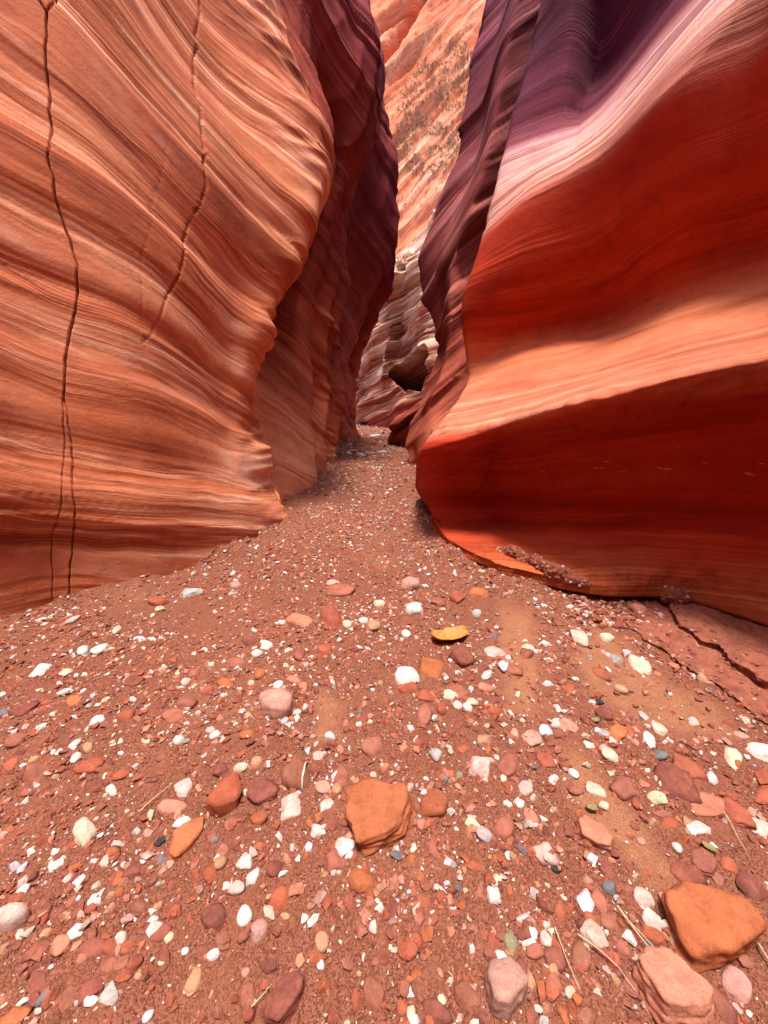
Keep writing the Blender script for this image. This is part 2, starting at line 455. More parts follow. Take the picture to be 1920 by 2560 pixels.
def stone_mat(name, use_attr):
    m, nt, bs = new_mat(name)
    N = NT(nt)
    if use_attr:
        at = N.n('ShaderNodeAttribute', attribute_name='tint')
        base = at.outputs['Color']
        tc = N.n('ShaderNodeNewGeometry').outputs['Position']
        off = 0.0
    else:
        oi = N.n('ShaderNodeObjectInfo')
        base = oi.outputs['Color']
        tx = N.n('ShaderNodeTexCoord').outputs['Object']
        ad = N.n('ShaderNodeVectorMath', operation='ADD'); N.l(tx, ad.inputs[0])
        N.l(N.comb(N.math('MULTIPLY', oi.outputs['Random'], 37.0), N.math('MULTIPLY', oi.outputs['Random'], 11.0), 0.0), ad.inputs[1])
        tc = ad.outputs[0]
    mot = N.noise(tc, 22, 5, 0.65)
    fin = N.noise(tc, 180, 3, 0.7)
    col = N.mix(0.75, base, N.ramp(mot, [(0.30, (0.62, 0.58, 0.56)), (0.5, (0.95, 0.95, 0.95)), (0.7, (1.15, 1.12, 1.1))]), 'MULTIPLY')
    col = N.mix(0.5, col, N.ramp(fin, [(0.3, (0.72, 0.68, 0.66)), (0.65, (1.08, 1.08, 1.08))]), 'MULTIPLY')
    vo = N.n('ShaderNodeTexVoronoi'); vo.inputs['Scale'].default_value = 300; N.l(tc, vo.inputs['Vector'])
    col = N.mix(0.55, col, N.ramp(vo.outputs['Color'], [(0.0, (0.6, 0.55, 0.52)), (0.3, (0.95, 0.95, 0.95)), (0.8, (1.0, 1.0, 1.0)), (0.95, (1.4, 1.4, 1.4))]), 'MULTIPLY')
    sp = N.n('ShaderNodeSeparateXYZ'); N.l(tc, sp.inputs[0])
    ly = N.noise(N.comb(N.math('MULTIPLY', sp.outputs[0], 8.0), N.math('MULTIPLY', sp.outputs[1], 14.0), N.math('MULTIPLY', sp.outputs[2], 120.0)), 1.0, 3)
    col = N.mix(0.55, col, N.ramp(ly, [(0.36, (0.70, 0.64, 0.60)), (0.55, (1.0, 1.0, 1.0)), (0.7, (1.12, 1.12, 1.1))]), 'MULTIPLY')
    ring = N.noise(N.comb(N.math('MULTIPLY', sp.outputs[0], 1.0), N.math('MULTIPLY', sp.outputs[1], 1.0), 0.0), 26, 4, 0.55, 2.2)
    col = N.mix(0.45, col, N.ramp(ring, [(0.40, (1, 1, 1)), (0.47, (0.72, 0.66, 0.62)), (0.52, (1.06, 1.06, 1.06)), (0.60, (0.82, 0.78, 0.75)), (0.66, (1.05, 1.05, 1.05))]), 'MULTIPLY')
    # red dust caught in patches
    dst = N.ramp(N.noise(tc, 30, 4, 0.7), [(0.48, (0, 0, 0)), (0.70, (1, 1, 1))])
    col = N.mix(N.math('MULTIPLY', dst, 0.45), col, (0.38, 0.13, 0.065))
    N.l(col, bs.inputs['Base Color'])
    bs.inputs['Roughness'].default_value = 0.85
    bs.inputs['Specular IOR Level'].default_value = 0.2
    h = N.math('ADD', N.math('MULTIPLY', mot, 0.6), N.math('MULTIPLY', fin, 0.25))
    N.l(N.bump(h, 0.6, 0.008), bs.inputs['Normal'])
    return m


M_STONE = stone_mat('weathered_stone', False)
M_GRAVEL = stone_mat('mixed_gravel', True)


def plain_mat(name, c, rough=0.8, var=0.4, scale=40):
    m, nt, bs = new_mat(name)
    N = NT(nt)
    tc = N.n('ShaderNodeNewGeometry').outputs['Position']
    nz = N.noise(tc, scale, 4, 0.65)
    col = N.mix(var, c, N.ramp(nz, [(0.3, (0.3, 0.25, 0.22)), (0.6, (1.1, 1.1, 1.1))]), 'MULTIPLY')
    N.l(col, bs.inputs['Base Color'])
    bs.inputs['Roughness'].default_value = rough
    N.l(N.bump(nz, 0.4, 0.005), bs.inputs['Normal'])
    return m


# ------------------------------------------------------------------ ground
def floor_z(x, y):
    x, y = np.asarray(x, float), np.asarray(y, float)
    p = np.stack([x, y, np.zeros_like(x)], -1)
    z = SLOPE * y
    z = z + 0.030 * noise3(p * 1.3 + 2.0) + 0.014 * noise3(p * 4.1 + 8.0)
    if BANKS:
        for line in BANKS:
            d = seg_dist(x, y, line)
            z = z + 0.085 * np.exp(-(d / 0.20) ** 1.3) * np.clip(0.75 + 0.8 * noise3(p * 3.3 + 17) + 0.45 * noise3(p * 10 + 5), 0.0, 2.0)
    return z


BANKS = []


def floor_pt(px, py):
    """where the view through a photo pixel meets the floor"""
    a, b = (px - 960.0) / F, (py - 1280.0) / F
    d = CAMZ / (SP + b * CP + SLOPE * (CP - b * SP))
    for _ in range(4):
        x, y, z = P(px, py, d)
        err = z - float(floor_z(x, y))
        d += err / (SP + b * CP + SLOPE * (CP - b * SP))
    x, y, z = P(px, py, d)
    return np.array((x, y, float(floor_z(x, y))))


_feet = ([(-120, 1600), (150, 1488), (400, 1432), (590, 1375), (700, 1292), (705, 1262), (776, 1212), (822, 1146), (884, 1094)],
         [(1110, 1246), (1128, 1383), (1290, 1450)], [(1022, 1163), (1052, 1184)])
BANKS = [[tuple(floor_pt(*q)[:2]) for q in f_] for f_ in _feet]
gy = np.concatenate([np.linspace(-7, 0.2, 40, endpoint=False), np.linspace(0.2, 4.2, 250, endpoint=False),
                     np.linspace(4.2, 12, 120, endpoint=False), np.linspace(12, 70, 70)])
gx = np.concatenate([np.linspace(-30, -3.2, 12, endpoint=False), np.linspace(-3.2, 3.2, 330, endpoint=False), np.linspace(3.2, 30, 12)])
GX, GY = np.meshgrid(gx, gy)
GP = np.stack([GX, GY, np.zeros_like(GX)], -1)
GZ = floor_z(GX, GY)
near = np.exp(-np.maximum(GY - 3, 0) / 4)
GZ = GZ + near * (0.010 * noise3(GP * 14) + 0.006 * noise3(GP * 33 + 4))
SAND = [[(1490, 1560), (1560, 1600), (1640, 1680), (1790, 1760), (1880, 1850), (1700, 1850), (1500, 1760), (1420, 1640)],
        [(1250, 1500), (1330, 1530), (1360, 1700), (1330, 1800), (1270, 1790), (1240, 1640)],
        [(1390, 1840), (1480, 1900), (1560, 1990), (1700, 2200), (1640, 2230), (1520, 2110), (1420, 1990)],
        [(1540, 2030), (1640, 2120), (1690, 2230), (1610, 2230)],
        [(800, 1720), (870, 1760), (860, 1860), (780, 1850)]]
_ppx, _ppy = project(np.stack([GX, GY, GZ], -1))
SM = np.zeros(GX.shape)
for poly in SAND:
    dd_ = seg_dist(_ppx + 16 * noise3(GP * 7), _ppy + 16 * noise3(GP * 7 + 5), poly + poly[:1])
    SM = np.maximum(SM, np.where(in_poly(_ppx, _ppy, poly), sstep(-15, 30, dd_), sstep(25, -10, dd_) * 0.4))
SM *= (GY > 0.3) & (GY < 6)
ground = mesh_from('ground', np.stack([GX, GY, GZ], -1).reshape(-1, 3), grid_faces(*GX.shape), M_GROUND, tint=np.repeat(SM.reshape(-1, 1), 3, 1))
tag(ground, 'sloping floor of red sand and grit running up the slot canyon', kind='structure')

# ------------------------------------------------------------------ canyon walls
def build_wall(name, K, rows, cols, mat, disp, label, cat, flip=False, extra=None):
    V = catmull(np.array(K, float), cols, 1)
    V = catmull(V, rows, 0)
    n = -grid_normals(V)
    D = disp(V)
    if extra is not None: D = D + extra(V)
    V = V + n * D[..., None]
    o = mesh_from(name, V.reshape(-1, 3), grid_faces(V.shape[0], V.shape[1], flip), mat)
    tag(o, label, cat, None, 'structure')
    return o, V


def under(p, dz=0.5):
    return np.array((p[0], p[1], p[2] - dz))


# --- left wall: near face, then three folds that recede up the canyon
ZR = [11.0, 7.6, 5.7, 4.6, 3.95, 3.35, 2.85, 2.3, 1.7, 1.2, 0.65]


def near_col(x0, y0, nx, ny, lean=1.0, foot=0.10):
    col = []
    for z in ZR:
        a = max(z - 0.9, 0)
        off = lean * (0.10 * a + 0.035 * a * a) - foot * max(0, 0.9 - z)
        if z > 8: off -= 0.3
        col.append(np.array((x0 - off * nx, y0 - off * ny, z)))
    b = np.array((x0 + foot * nx, y0 + foot * ny, float(floor_z(x0, y0))))
    col.append(b)
    col.append(under(b))
    return col


def px_col(pts, top):
    """pts: 10 photo points (px, py, depth) from row 1 on plus the base pixel; top: z of row 0"""
    c = [P(*p) for p in pts]
    t = c[0] + (c[0] - c[1]) * 0.3
    t[2] = max(top, t[2] + 1)
    return [t] + c + [under(c[-1])]


fb = lambda px, py: (px, py, float((floor_pt(px, py)[1] * CP - (floor_pt(px, py)[2] - CAMZ) * SP)))
L = []
L.append(near_col(0.0, -7.5, 0.1, 1.0, 0.6))
L.append(near_col(-2.4, -5.5, 0.9, 0.4, 0.8))
L.append(near_col(-2.9, -2.0, 1.0, 0.0))
L.append(near_col(-2.75, 0.6, 1.0, -0.1))
b0 = floor_pt(-120, 1600); L.append(near_col(b0[0], b0[1], 0.85, -0.5))
b0 = floor_pt(150, 1488); L.append(near_col(b0[0], b0[1], 0.75, -0.6, 1.0, 0.06))
b0 = floor_pt(400, 1432); L.append(near_col(b0[0], b0[1], 0.72, -0.6, 0.9, 0.06))
#            row: -500            -200             0               200             400             560             720             900             1050            ~1190           base
L.append(px_col([(330, -480, 3.9), (430, -200, 3.75), (505, 0, 3.7), (560, 190, 3.65), (600, 390, 3.6), (600, 550, 3.6), (585, 710, 3.65), (560, 880, 3.65), (575, 1050, 3.65), (580, 1200, 3.5), fb(590, 1375)], 10))
L.append(px_col([(440, -480, 4.2), (560, -200, 4.1), (645, 0, 4.1), (728, 180, 4.05), (808, 345, 4.05), (822, 440, 4.1), (760, 620, 4.1), (712, 720, 4.1), (640, 905, 4.15), (660, 1080, 4.2), fb(700, 1292)], 10))
L.append(px_col([(470, -480, 4.5), (590, -200, 4.4), (672, 0, 4.4), (750, 180, 4.4), (822, 345, 4.45), (828, 440, 4.6), (758, 620, 4.6), (704, 720, 4.6), (632, 905, 4.5), (664, 1075, 4.45), fb(703, 1280)], 10))
L.append(px_col([(560, -480, 5.4), (680, -200, 5.3), (742, 0, 5.4), (795, 180, 5.8), (812, 345, 6.4), (800, 450, 6.7), (735, 620, 6.7), (690, 720, 6.5), (640, 870, 5.8), (668, 1040, 5.2), fb(705, 1262)], 11))
L.append(px_col([(680, -480, 5.6), (790, -200, 5.6), (845, 0, 5.7), (880, 160, 5.9), (868, 345, 6.3), (840, 470, 6.6), (770, 640, 6.6), (740, 760, 6.4), (735, 900, 6.1), (765, 1030, 6.2), fb(776, 1212)], 11))
L.append(px_col([(760, -480, 6.2), (850, -200, 6.3), (915, -10, 6.4), (952, 120, 6.6), (942, 285, 6.9), (895, 430, 7.2), (860, 580, 7.4), (852, 700, 7.5), (842, 870, 7.9), (850, 1000, 8.3), fb(822, 1146)], 12))
L.append(px_col([(760, -480, 8.2), (850, -200, 8.2), (900, -10, 8.3), (930, 120, 8.5), (930, 285, 8.8), (890, 430, 9.2), (855, 580, 9.5), (848, 700, 9.6), (835, 870, 9.9), (842, 1000, 10.0), fb(828, 1128)], 12))
L.append(px_col([(850, -480, 9.4), (905, -200, 9.4), (925, 0, 9.5), (945, 160, 9.7), (972, 330, 9.9), (985, 450, 10.2), (988, 600, 10.6), (985, 665, 11.0), (932, 790, 11.8), (886, 960, 13.0), fb(884, 1094)], 13))
L.append([np.array((-1.6 - 0.05 * z, 12.5, z + 0.0)) for z in (8.2, 7.6, 6.9, 6.2, 5.5, 4.8, 4.2, 3.6, 2.9, 2.3, 1.7)] + [np.array((-1.6, 12.8, 0.9)), np.array((-1.6, 12.8, 0.3))])
L.append([np.array((-5.0 - 0.05 * z, 13.5, z + 0.0)) for z in (8.0, 7.4, 6.7, 6.0, 5.3, 4.6, 4.1, 3.5, 2.8, 2.2, 1.7)] + [np.array((-5, 13.8, 0.9)), np.array((-5, 13.8, 0.3))])
KL = np.array(L).transpose(1, 0, 2)
crack_main = [(145, -30), (140, 0), (118, 30), (115, 80), (114, 150), (121, 230), (127, 330), (130, 420), (141, 470), (149, 520), (164, 570), (180, 620), (196, 670), (194, 720), (189, 780), (177, 830), (165, 890), (163, 960), (160, 985)]
crack_a = [(160, 985), (169, 1030), (177, 1100), (183, 1180), (188, 1270), (185, 1330), (178, 1400), (175, 1490)]
crack_b = [(160, 985), (161, 1100), (159, 1200), (150, 1280), (132, 1330), (130, 1370), (137, 1430), (140, 1500)]
crack_two = [(497, -60), (497, 40), (489, 130), (491, 220), (500, 320), (511, 390), (512, 440), (513, 470), (500, 510), (480, 560), (455, 640), (430, 710), (408, 748)]
crack_tail = [(408, 748), (392, 800), (372, 838), (350, 860)]
crack_hair = [(428, 330), (400, 480), (346, 640), (350, 720), (360, 880)]
crack_fork = [(60, -60), (95, -5), (118, 30)]


RC = [10, 24, 30, 36, 40, 40, 46, 50, 44, 40, 40, 4]
CCL = [4, 8, 14, 26, 165, 160, 92, 50, 20, 34, 34, 50, 36, 26, 24, 8]
def left_extra(V):
    px, py = project(V)
    vis = (V[..., 1] > 0.5) & (V[..., 1] < 4.6)
    jit = 4.0 * noise3(V * 9.0) + 1.2 * noise3(V * 24.0)
    e = 0.0
    for poly, w, dep in ((crack_main, 2.5, 0.045), (crack_a, 1.9, 0.025), (crack_b, 1.7, 0.016), (crack_two, 1.9, 0.030), (crack_hair, 2.0, 0.006), (crack_tail, 1.8, 0.012), (crack_fork, 2.4, 0.03)):
        dd = seg_dist(px + jit, py, poly)
        ww = w * (0.75 + 0.7 * np.abs(noise3(V * 7.0 + 3)))
        e = e - dep * np.exp(-(dd / ww) ** 4)
    # broken rim of the ridge
    ci = np.arange(V.shape[1])[None] - sum(CCL[:8])
    rim = np.exp(-(ci / 22.0) ** 2)
    nz = strata_q(V, BED_LEFT)
    n1 = noise3(np.stack([nz * 0 + 4, V[..., 1] * 0.3, V[..., 2] * 1.9], -1))
    n2 = noise3(np.stack([nz * 0 + 9, V[..., 1] * 0.5, V[..., 2] * 5.5], -1))
    return e * vis + rim * (0.16 * n1 - 0.10 * np.abs(n2) + 0.03)


def left_disp(V):
    d = strata_disp(V, 0.06, 0.032, 0.008, 0.07, 0.20, 0.0, BED_LEFT)
    far = sstep(4.2, 7.0, V[..., 1])
    d2 = strata_disp(V, 0.10, 0.06, 0.012, 0.12, 0.25, 4.0, BED_LFOLD)
    u = V[..., 1] * 0.85 - V[..., 2] * 0.22 + 0.3 * noise3(V * 0.7)
    rib = np.abs(noise3(np.stack([u, u * 0 + 3, V[..., 2] * 0.12], -1))) + 0.45 * np.abs(noise3(np.stack([u * 2.6, u * 0 + 8, V[..., 2] * 0.2], -1)))
    d2 = d2 - 0.34 * rib + 0.12
    return d * (1 - far) + d2 * far


left_wall, VL = build_wall('canyon_wall', KL, RC, CCL, M_LEFT, left_disp,
                           'left canyon wall of banded orange sandstone split by two long vertical cracks', 'rock wall', extra=left_extra)
CUT = sum(CCL[:9]) - 2          # beyond the ridge the rock is a fold of its own, with shade put into its red colour, and steeper beds
bpy.data.objects.remove(left_wall)
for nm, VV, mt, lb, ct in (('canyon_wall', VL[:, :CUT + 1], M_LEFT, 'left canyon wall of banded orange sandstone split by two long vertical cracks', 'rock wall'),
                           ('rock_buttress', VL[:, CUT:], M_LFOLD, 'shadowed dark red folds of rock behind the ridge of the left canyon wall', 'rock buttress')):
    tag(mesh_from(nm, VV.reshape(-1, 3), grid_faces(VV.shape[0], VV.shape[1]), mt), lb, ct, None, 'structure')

# --- right wall: undercut foot, bright ledge, red overhang, pale band, dark overhang
def rx(px, py, X):
    return P(px, py, X * F / (px - 960.0))


R = []
def rcol(top, pts, base):
    c = [np.array(top)] + pts + [base, under(base)]
    R.append(c)


# hidden backs of the left edge
edge = [(1398, -150, 4.6), (1290, 290, 4.6), (1200, 625, 3.95), (1163, 750, 4.05), (1174, 930, 4.25), (1139, 1024, 3.75), (1078, 1138, 3.4), (1104, 1200, 3.75), (1115, 1268, 3.85), (1120, 1310, 3.7), (1124, 1374, 3.38)]
base_e = floor_pt(1128, 1383)
b2 = floor_pt(1300, 1262)
rcol((4.2, 9.0, 10), [P(p[0] + 260, p[1], p[2] + 2.4) for p in edge], b2)
c0 = [P(p[0] + 70, p[1], p[2] + 1.3) for p in edge]
c0[6] = P(1066, 1162, 4.5); c0[7] = P(1042, 1196, 4.8); c0[8] = P(1046, 1222, 5.1); c0[9] = P(1085, 1236, 5.2); c0[10] = P(1105, 1243, 5.2)
rcol((3.4, 6.8, 10), c0, floor_pt(1125, 1246))
rcol((3.3, 5.4, 10), [P(*p) for p in edge], base_e)
c2 = [(1450, -200, 4.2), (1395, 290, 4.3), (1305, 515, 3.55), (1288, 680, 3.7), (1280, 850, 4.1), (1270, 960, 3.5), (1258, 1072, 2.95), (1252, 1130, 3.5), (1252, 1235, 3.75), (1254, 1305, 3.65), (1264, 1438, 2.86)]
rcol((3.5, 4.6, 10), [P(*p) for p in c2], floor_pt(1290, 1424))
rcol((3.8, 3.9, 10), [rx(*p) for p in [(1540, -250, 2.45), (1500, 160, 2.55), (1500, 395, 1.78), (1500, 600, 1.90), (1500, 800, 2.12), (1500, 905, 1.70), (1500, 1012, 1.24), (1500, 1090, 1.55), (1500, 1240, 1.72), (1500, 1330, 1.62), (1500, 1488, 1.42)]], floor_pt(1525, 1474))
rcol((4.1, 3.3, 10), [rx(*p) for p in [(1760, -330, 2.75), (1700, -30, 2.75), (1700, 195, 1.98), (1700, 450, 2.12), (1700, 735, 2.40), (1700, 850, 2.0), (1700, 956, 1.48), (1700, 1070, 1.84), (1700, 1250, 2.02), (1700, 1345, 1.92), (1700, 1496, 1.93)]], floor_pt(1715, 1508))
rcol((4.3, 2.8, 10), [rx(*p) for p in [(1980, -520, 3.0), (1920, -250, 3.0), (1920, -60, 2.3), (1920, 350, 2.5), (1920, 650, 2.8), (1920, 790, 2.3), (1920, 912, 1.78), (1920, 1050, 2.12), (1920, 1260, 2.36), (1920, 1370, 2.28), (1920, 1562, 2.2)]], floor_pt(1930, 1565))


def rworld(x, y, s=1.0):
    zz = [6.5, 5.2, 4.3, 3.6, 2.75, 2.2, 1.65, 1.3, 0.75, 0.45, 0.2]
    off = [0.8, 0.8, 0.1, 0.25, 0.5, 0.15, -0.3, 0.0, 0.2, 0.14, 0.02]
    b = np.array((x + 0.08, y, float(floor_z(x, y))))
    rcol((x + 1.2, y, 10), [np.array((x + o * s, y, z)) for o, z in zip(off, zz)], b)


rworld(2.45, 1.2)
rworld(2.7, -1.5)
rworld(2.3, -5.0)
rworld(0.6, -8.0)
for c in R:
    out_ = c[11] - c[12]
    out_[2] = 0
    out_ = out_ / (np.linalg.norm(out_) + 1e-6)
    c.insert(11, c[11] + np.array((0, 0, 0.075)) + out_ * 0.01)
KR = np.array(R).transpose(1, 0, 2)


def right_disp(V):
    up = np.zeros(V.shape[:2])
    d = strata_disp(V, 0.035, 0.024, 0.006, 0.04, 0.16, 7.0)
    qq = strata_q(V, BED_RIGHT)
    lip = np.exp(-((qq - 1.93) / 0.13) ** 2)
    chip = lip * (0.035 * noise3(V * 3.1 + 40) - 0.03 * np.abs(noise3(V * np.array((7, 7, 3)) + 50)))
    px, py = project(V)
    row = np.linspace(0, 1, V.shape[0])[:, None]
    nrm = -grid_normals(V)
    # wind-polished where it hangs over, layered where it faces the sky
    rough = 0.35 + 0.75 * sstep(-0.15, 0.35, nrm[..., 2] * np.sign(-nrm[..., 0] + 1e-6))
    foot = np.exp(-((qq - 0.74) / 0.16) ** 2)
    chip = chip + foot * (0.030 * noise3(V * np.array((5, 5, 9)) + 60) - 0.03 * np.abs(noise3(V * np.array((11, 11, 6)) + 70)))
    return d * rough + chip


RR = [10, 34, 44, 48, 56, 38, 38, 42, 42, 28, 28, 14, 8, 3]
CCR = [10, 26, 50, 90, 110, 90, 70, 20, 12, 8]
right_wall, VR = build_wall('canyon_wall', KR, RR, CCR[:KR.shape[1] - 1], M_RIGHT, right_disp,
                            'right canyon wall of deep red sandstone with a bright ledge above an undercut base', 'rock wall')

# --- second fold on the right, beyond the near wall
py_ = [-350, -20, 174, 405, 560, 654, 735, 810, 880, 945, 1018, 1100]
colE = list(zip([1290, 1218, 1174, 1139, 1082, 1053, 1054, 1076, 1096, 1074, 1042, 1016], py_, [6.6, 6.8, 7, 7.2, 7.5, 7.7, 7.9, 8.0, 8.1, 8.1, 8.1, 8.1]))
colM = list(zip([1390, 1300, 1262, 1215, 1165, 1130, 1130, 1128, 1120, 1098, 1070, 1046], [p + 10 for p in py_], [5.9, 6.0, 6.1, 6.3, 6.5, 6.7, 6.8, 6.8, 6.9, 6.9, 7.0, 7.0]))
colM2 = list(zip([1345, 1262, 1222, 1180, 1128, 1095, 1095, 1104, 1112, 1090, 1058, 1032], [p + 5 for p in py_], [6.6, 6.75, 6.9, 7.1, 7.3, 7.5, 7.6, 7.6, 7.7, 7.7, 7.7, 7.6]))
colV = list(zip([1450, 1365, 1318, 1255, 1210, 1165, 1160, 1155, 1150, 1125, 1095, 1070], [p + 10 for p in py_], [6.0, 6.1, 6.2, 6.4, 6.6, 6.8, 6.8, 6.9, 6.9, 6.9, 6.9, 6.6]))
colH = [(p[0] + 260, p[1], p[2] + 0.3) for p in colV]
colB = [(p[0] + 120, p[1], p[2] + 3.0) for p in colE]
colBB = [(p[0] + 420, p[1], p[2] + 5.0) for p in colE]
KR2 = []
for c, bp in ((colBB, (1400, 1140)), (colB, (1130, 1130)), (colE, (1022, 1163)), (colM2, (1040, 1172)), (colM, (1052, 1184)), (colV, (1080, 1192)), (colH, (1330, 1192))):
    pts = [P(*p) for p in c]
    t = pts[0] + np.array((0.3, 0.2, 2.5))
    b = floor_pt(*bp)
    KR2.append([t] + pts + [b, under(b)])
KR2 = np.array(KR2).transpose(1, 0, 2)
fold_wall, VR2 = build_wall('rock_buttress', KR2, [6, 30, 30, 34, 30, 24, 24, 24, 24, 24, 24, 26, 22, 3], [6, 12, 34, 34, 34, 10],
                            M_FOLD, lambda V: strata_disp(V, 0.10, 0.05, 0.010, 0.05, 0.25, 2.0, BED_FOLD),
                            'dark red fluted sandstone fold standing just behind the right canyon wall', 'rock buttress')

# --- pale layered outcrop with a black hollow, at the far bend
top_px = [(905, 800), (940, 748), (988, 660), (1030, 610), (1074, 568), (1120, 510), (1200, 420), (1330, 300)]
KR3 = []
for i, (tx, ty) in enumerate(top_px):
    d0 = [21, 18.0, 17.2, 17.8, 16.6, 16.4, 16.0, 16.0][i]
    bx = [880, 903, 940, 978, 1010, 1050, 1120, 1250][i]
    by = [1052, 1060, 1066, 1070, 1074, 1080, 1080, 1080][i]
    bb = floor_pt(bx, by + 0)
    dbase = bb[1]
    col = [P(tx + 40, ty + 10, d0 + 6), P(tx + 8, ty - 2, d0 + 1.2)]
    for f_ in (0.05, 0.2, 0.35, 0.5, 0.65, 0.8, 0.92):
        dd = d0 + (dbase - d0) * f_ * 0.6 + [0, .5, -.3, .4, -.4, .5, -.3, 0][i] * math.sin(f_ * 9 + i)
        col.append(P(tx + (bx - tx) * f_, ty + (by - ty) * f_, dd))
    col += [bb, under(bb)]
    KR3.append(col)
KR3 = np.array(KR3).transpose(1, 0, 2)
hollow = [(968, 938), (990, 908), (1008, 902), (1022, 884), (1044, 864), (1056, 868), (1068, 860), (1078, 890), (1066, 912), (1070, 935), (1056, 958), (1048, 985), (1030, 978), (1016, 992), (1000, 972), (988, 968), (983, 950)]


def far_disp(V):
    d = strata_disp(V * 0.6, 0.30, 0.26, 0.07, 0.5, 0.4, 11.0, BED_FAR)
    px, py = project(V)
    q = strata_q(V, BED_FAR)
    saw = (q * 1.9 + 0.5 * noise3(V * 0.5 + 2)) % 1.0
    d = d + 0.42 * (saw - 0.5) * (0.6 + 0.8 * noise3(V * 0.8 + 60))
    inside = in_poly(px, py, hollow)
    dd = seg_dist(px, py, hollow + hollow[:1])
    return d - np.where(inside, np.clip((dd - 2.5 + 5 * noise3(V * 1.7)) / 5, 0, 1) * 5.5, 0)


far_rock, VR3 = build_wall('rock_outcrop', KR3, [8, 8, 26, 44, 44, 44, 44, 36, 30, 4], [14, 44, 44, 44, 44, 20, 10], M_FAR, far_disp,
                           'pale layered sandstone outcrop with a black hollow at the far bend of the canyon', 'rock outcrop')

# --- pale wall closing the bend on the left, behind the outcrop
KB = []
for px in (760, 850, 890, 930, 980, 1060):
    bb = floor_pt(px, 1052)
    KB.append([P(px, 690, 30), P(px, 730, 26)] + [P(px, y, 24.5 + 0.5 * math.sin(px * .05 + y * .02)) for y in (800, 880, 960, 1020)] + [bb, under(bb)])
KB = np.array(KB).transpose(1, 0, 2)
bend_wall, VB = build_wall('rock_face', KB, [6, 30, 34, 34, 30, 14, 3], [10, 24, 40, 40, 10], M_BEND,
                           lambda V: strata_disp(V * 0.5, 0.4, 0.34, 0.10, 0.6, 0.35, 15.0, BED_BEND),
                           'sunlit cream banded rock face glimpsed at the narrow end of the canyon', 'rock face')

KK = []
for tx, ty, d0, bx, by in ((1150, 950, 14, 1150, 1098), (1010, 1030, 12.6, 1000, 1098), (990, 1044, 11.6, 974, 1106), (1004, 1034, 10.9, 996, 1112), (1040, 1004, 10.4, 1050, 1118), (1130, 940, 10.2, 1140, 1118)):
    bb = floor_pt(bx, by)
    KK.append([P(tx + 25, ty + 2, d0 + 2.5), P(tx + 4, ty - 1, d0 + 0.5), P(tx, ty + 6, d0), P(tx + (bx - tx) * .4 - 3, ty + 22, d0 - 0.1), P(tx + (bx - tx) * .5 + 4, ty + 34, d0 + 0.25), P(tx + (bx - tx) * .8, ty + 52, d0 + 0.2), bb, under(bb)])
KK = np.array(KK).transpose(1, 0, 2)
build_wall('rock_outcrop', KK, [8, 8, 16, 16, 16, 14, 3], [16, 20, 20, 24, 14], M_FOLD,
           lambda V: strata_disp(V, 0.10, 0.07, 0.012, 0.10, 0.4, 31.0, BED_FAR),
           'low dark red rock with a pale shoulder jutting into the far passage from the right', 'rock outcrop')

# --- high slope beyond
KC = []
for px in (560, 700, 820, 940, 1060, 1180, 1330, 1500):
    KC.append([P(px, y, d) for y, d in ((-700, 66), (-350, 58), (-50, 52), (200, 48), (400, 45), (600, 43), (760, 42), (980, 42))])
KC = np.array(KC).transpose(1, 0, 2)


def cliff_disp(V):
    px, py = project(V)
    u = V[..., 2] * 0.8 - V[..., 0]
    v = V[..., 2] * 0.7 + V[..., 0] * 0.6
    st = np.stack([u * 0.35, v * 0.05, np.zeros_like(u)], -1)
    d = 1.3 * noise3(st) + 0.7 * noise3(st * 2.6 + 3) + 0.3 * noise3(st * 7 + 9) + 0.12 * fbm(V * 0.8, 3)
    gully = seg_dist(px + 5 * noise3(V * .4), py, [(1075, -60), (1040, 10), (1010, 55), (985, 110), (955, 155), (930, 200)])
    return d - 5.5 * np.exp(-(gully / 12) ** 2)


cliff, VC = build_wall('cliff', KC, [20, 24, 44, 44, 44, 36, 10], [8, 16, 44, 44, 44, 16, 8], M_CLIFF, cliff_disp,
                       'sunlit salmon orange slope rising beyond the slot, streaked and dotted with dry scrub', 'cliff')
KH = []  # unseen cliff added behind the camera to block light into the slot
for x in (-46, -30, -15, 0, 15, 30, 46):
    KH.append([np.array((x, -9.5 - 0.12 * z + 2.5 * math.sin(x * 0.23 + z * 0.1), z)) for z in (14, 12, 10, 8, 6, 3, -1)])
KH = np.array(KH).transpose(1, 0, 2)
added_rear_cliff, VH = build_wall('cliff', KH, [16] * 6, [16] * 6, M_LEFT, lambda V: 0.8 * noise3(V * 0.4),
                            'added sandstone cliff behind the camera, unseen, blocking light from the rear', 'cliff')
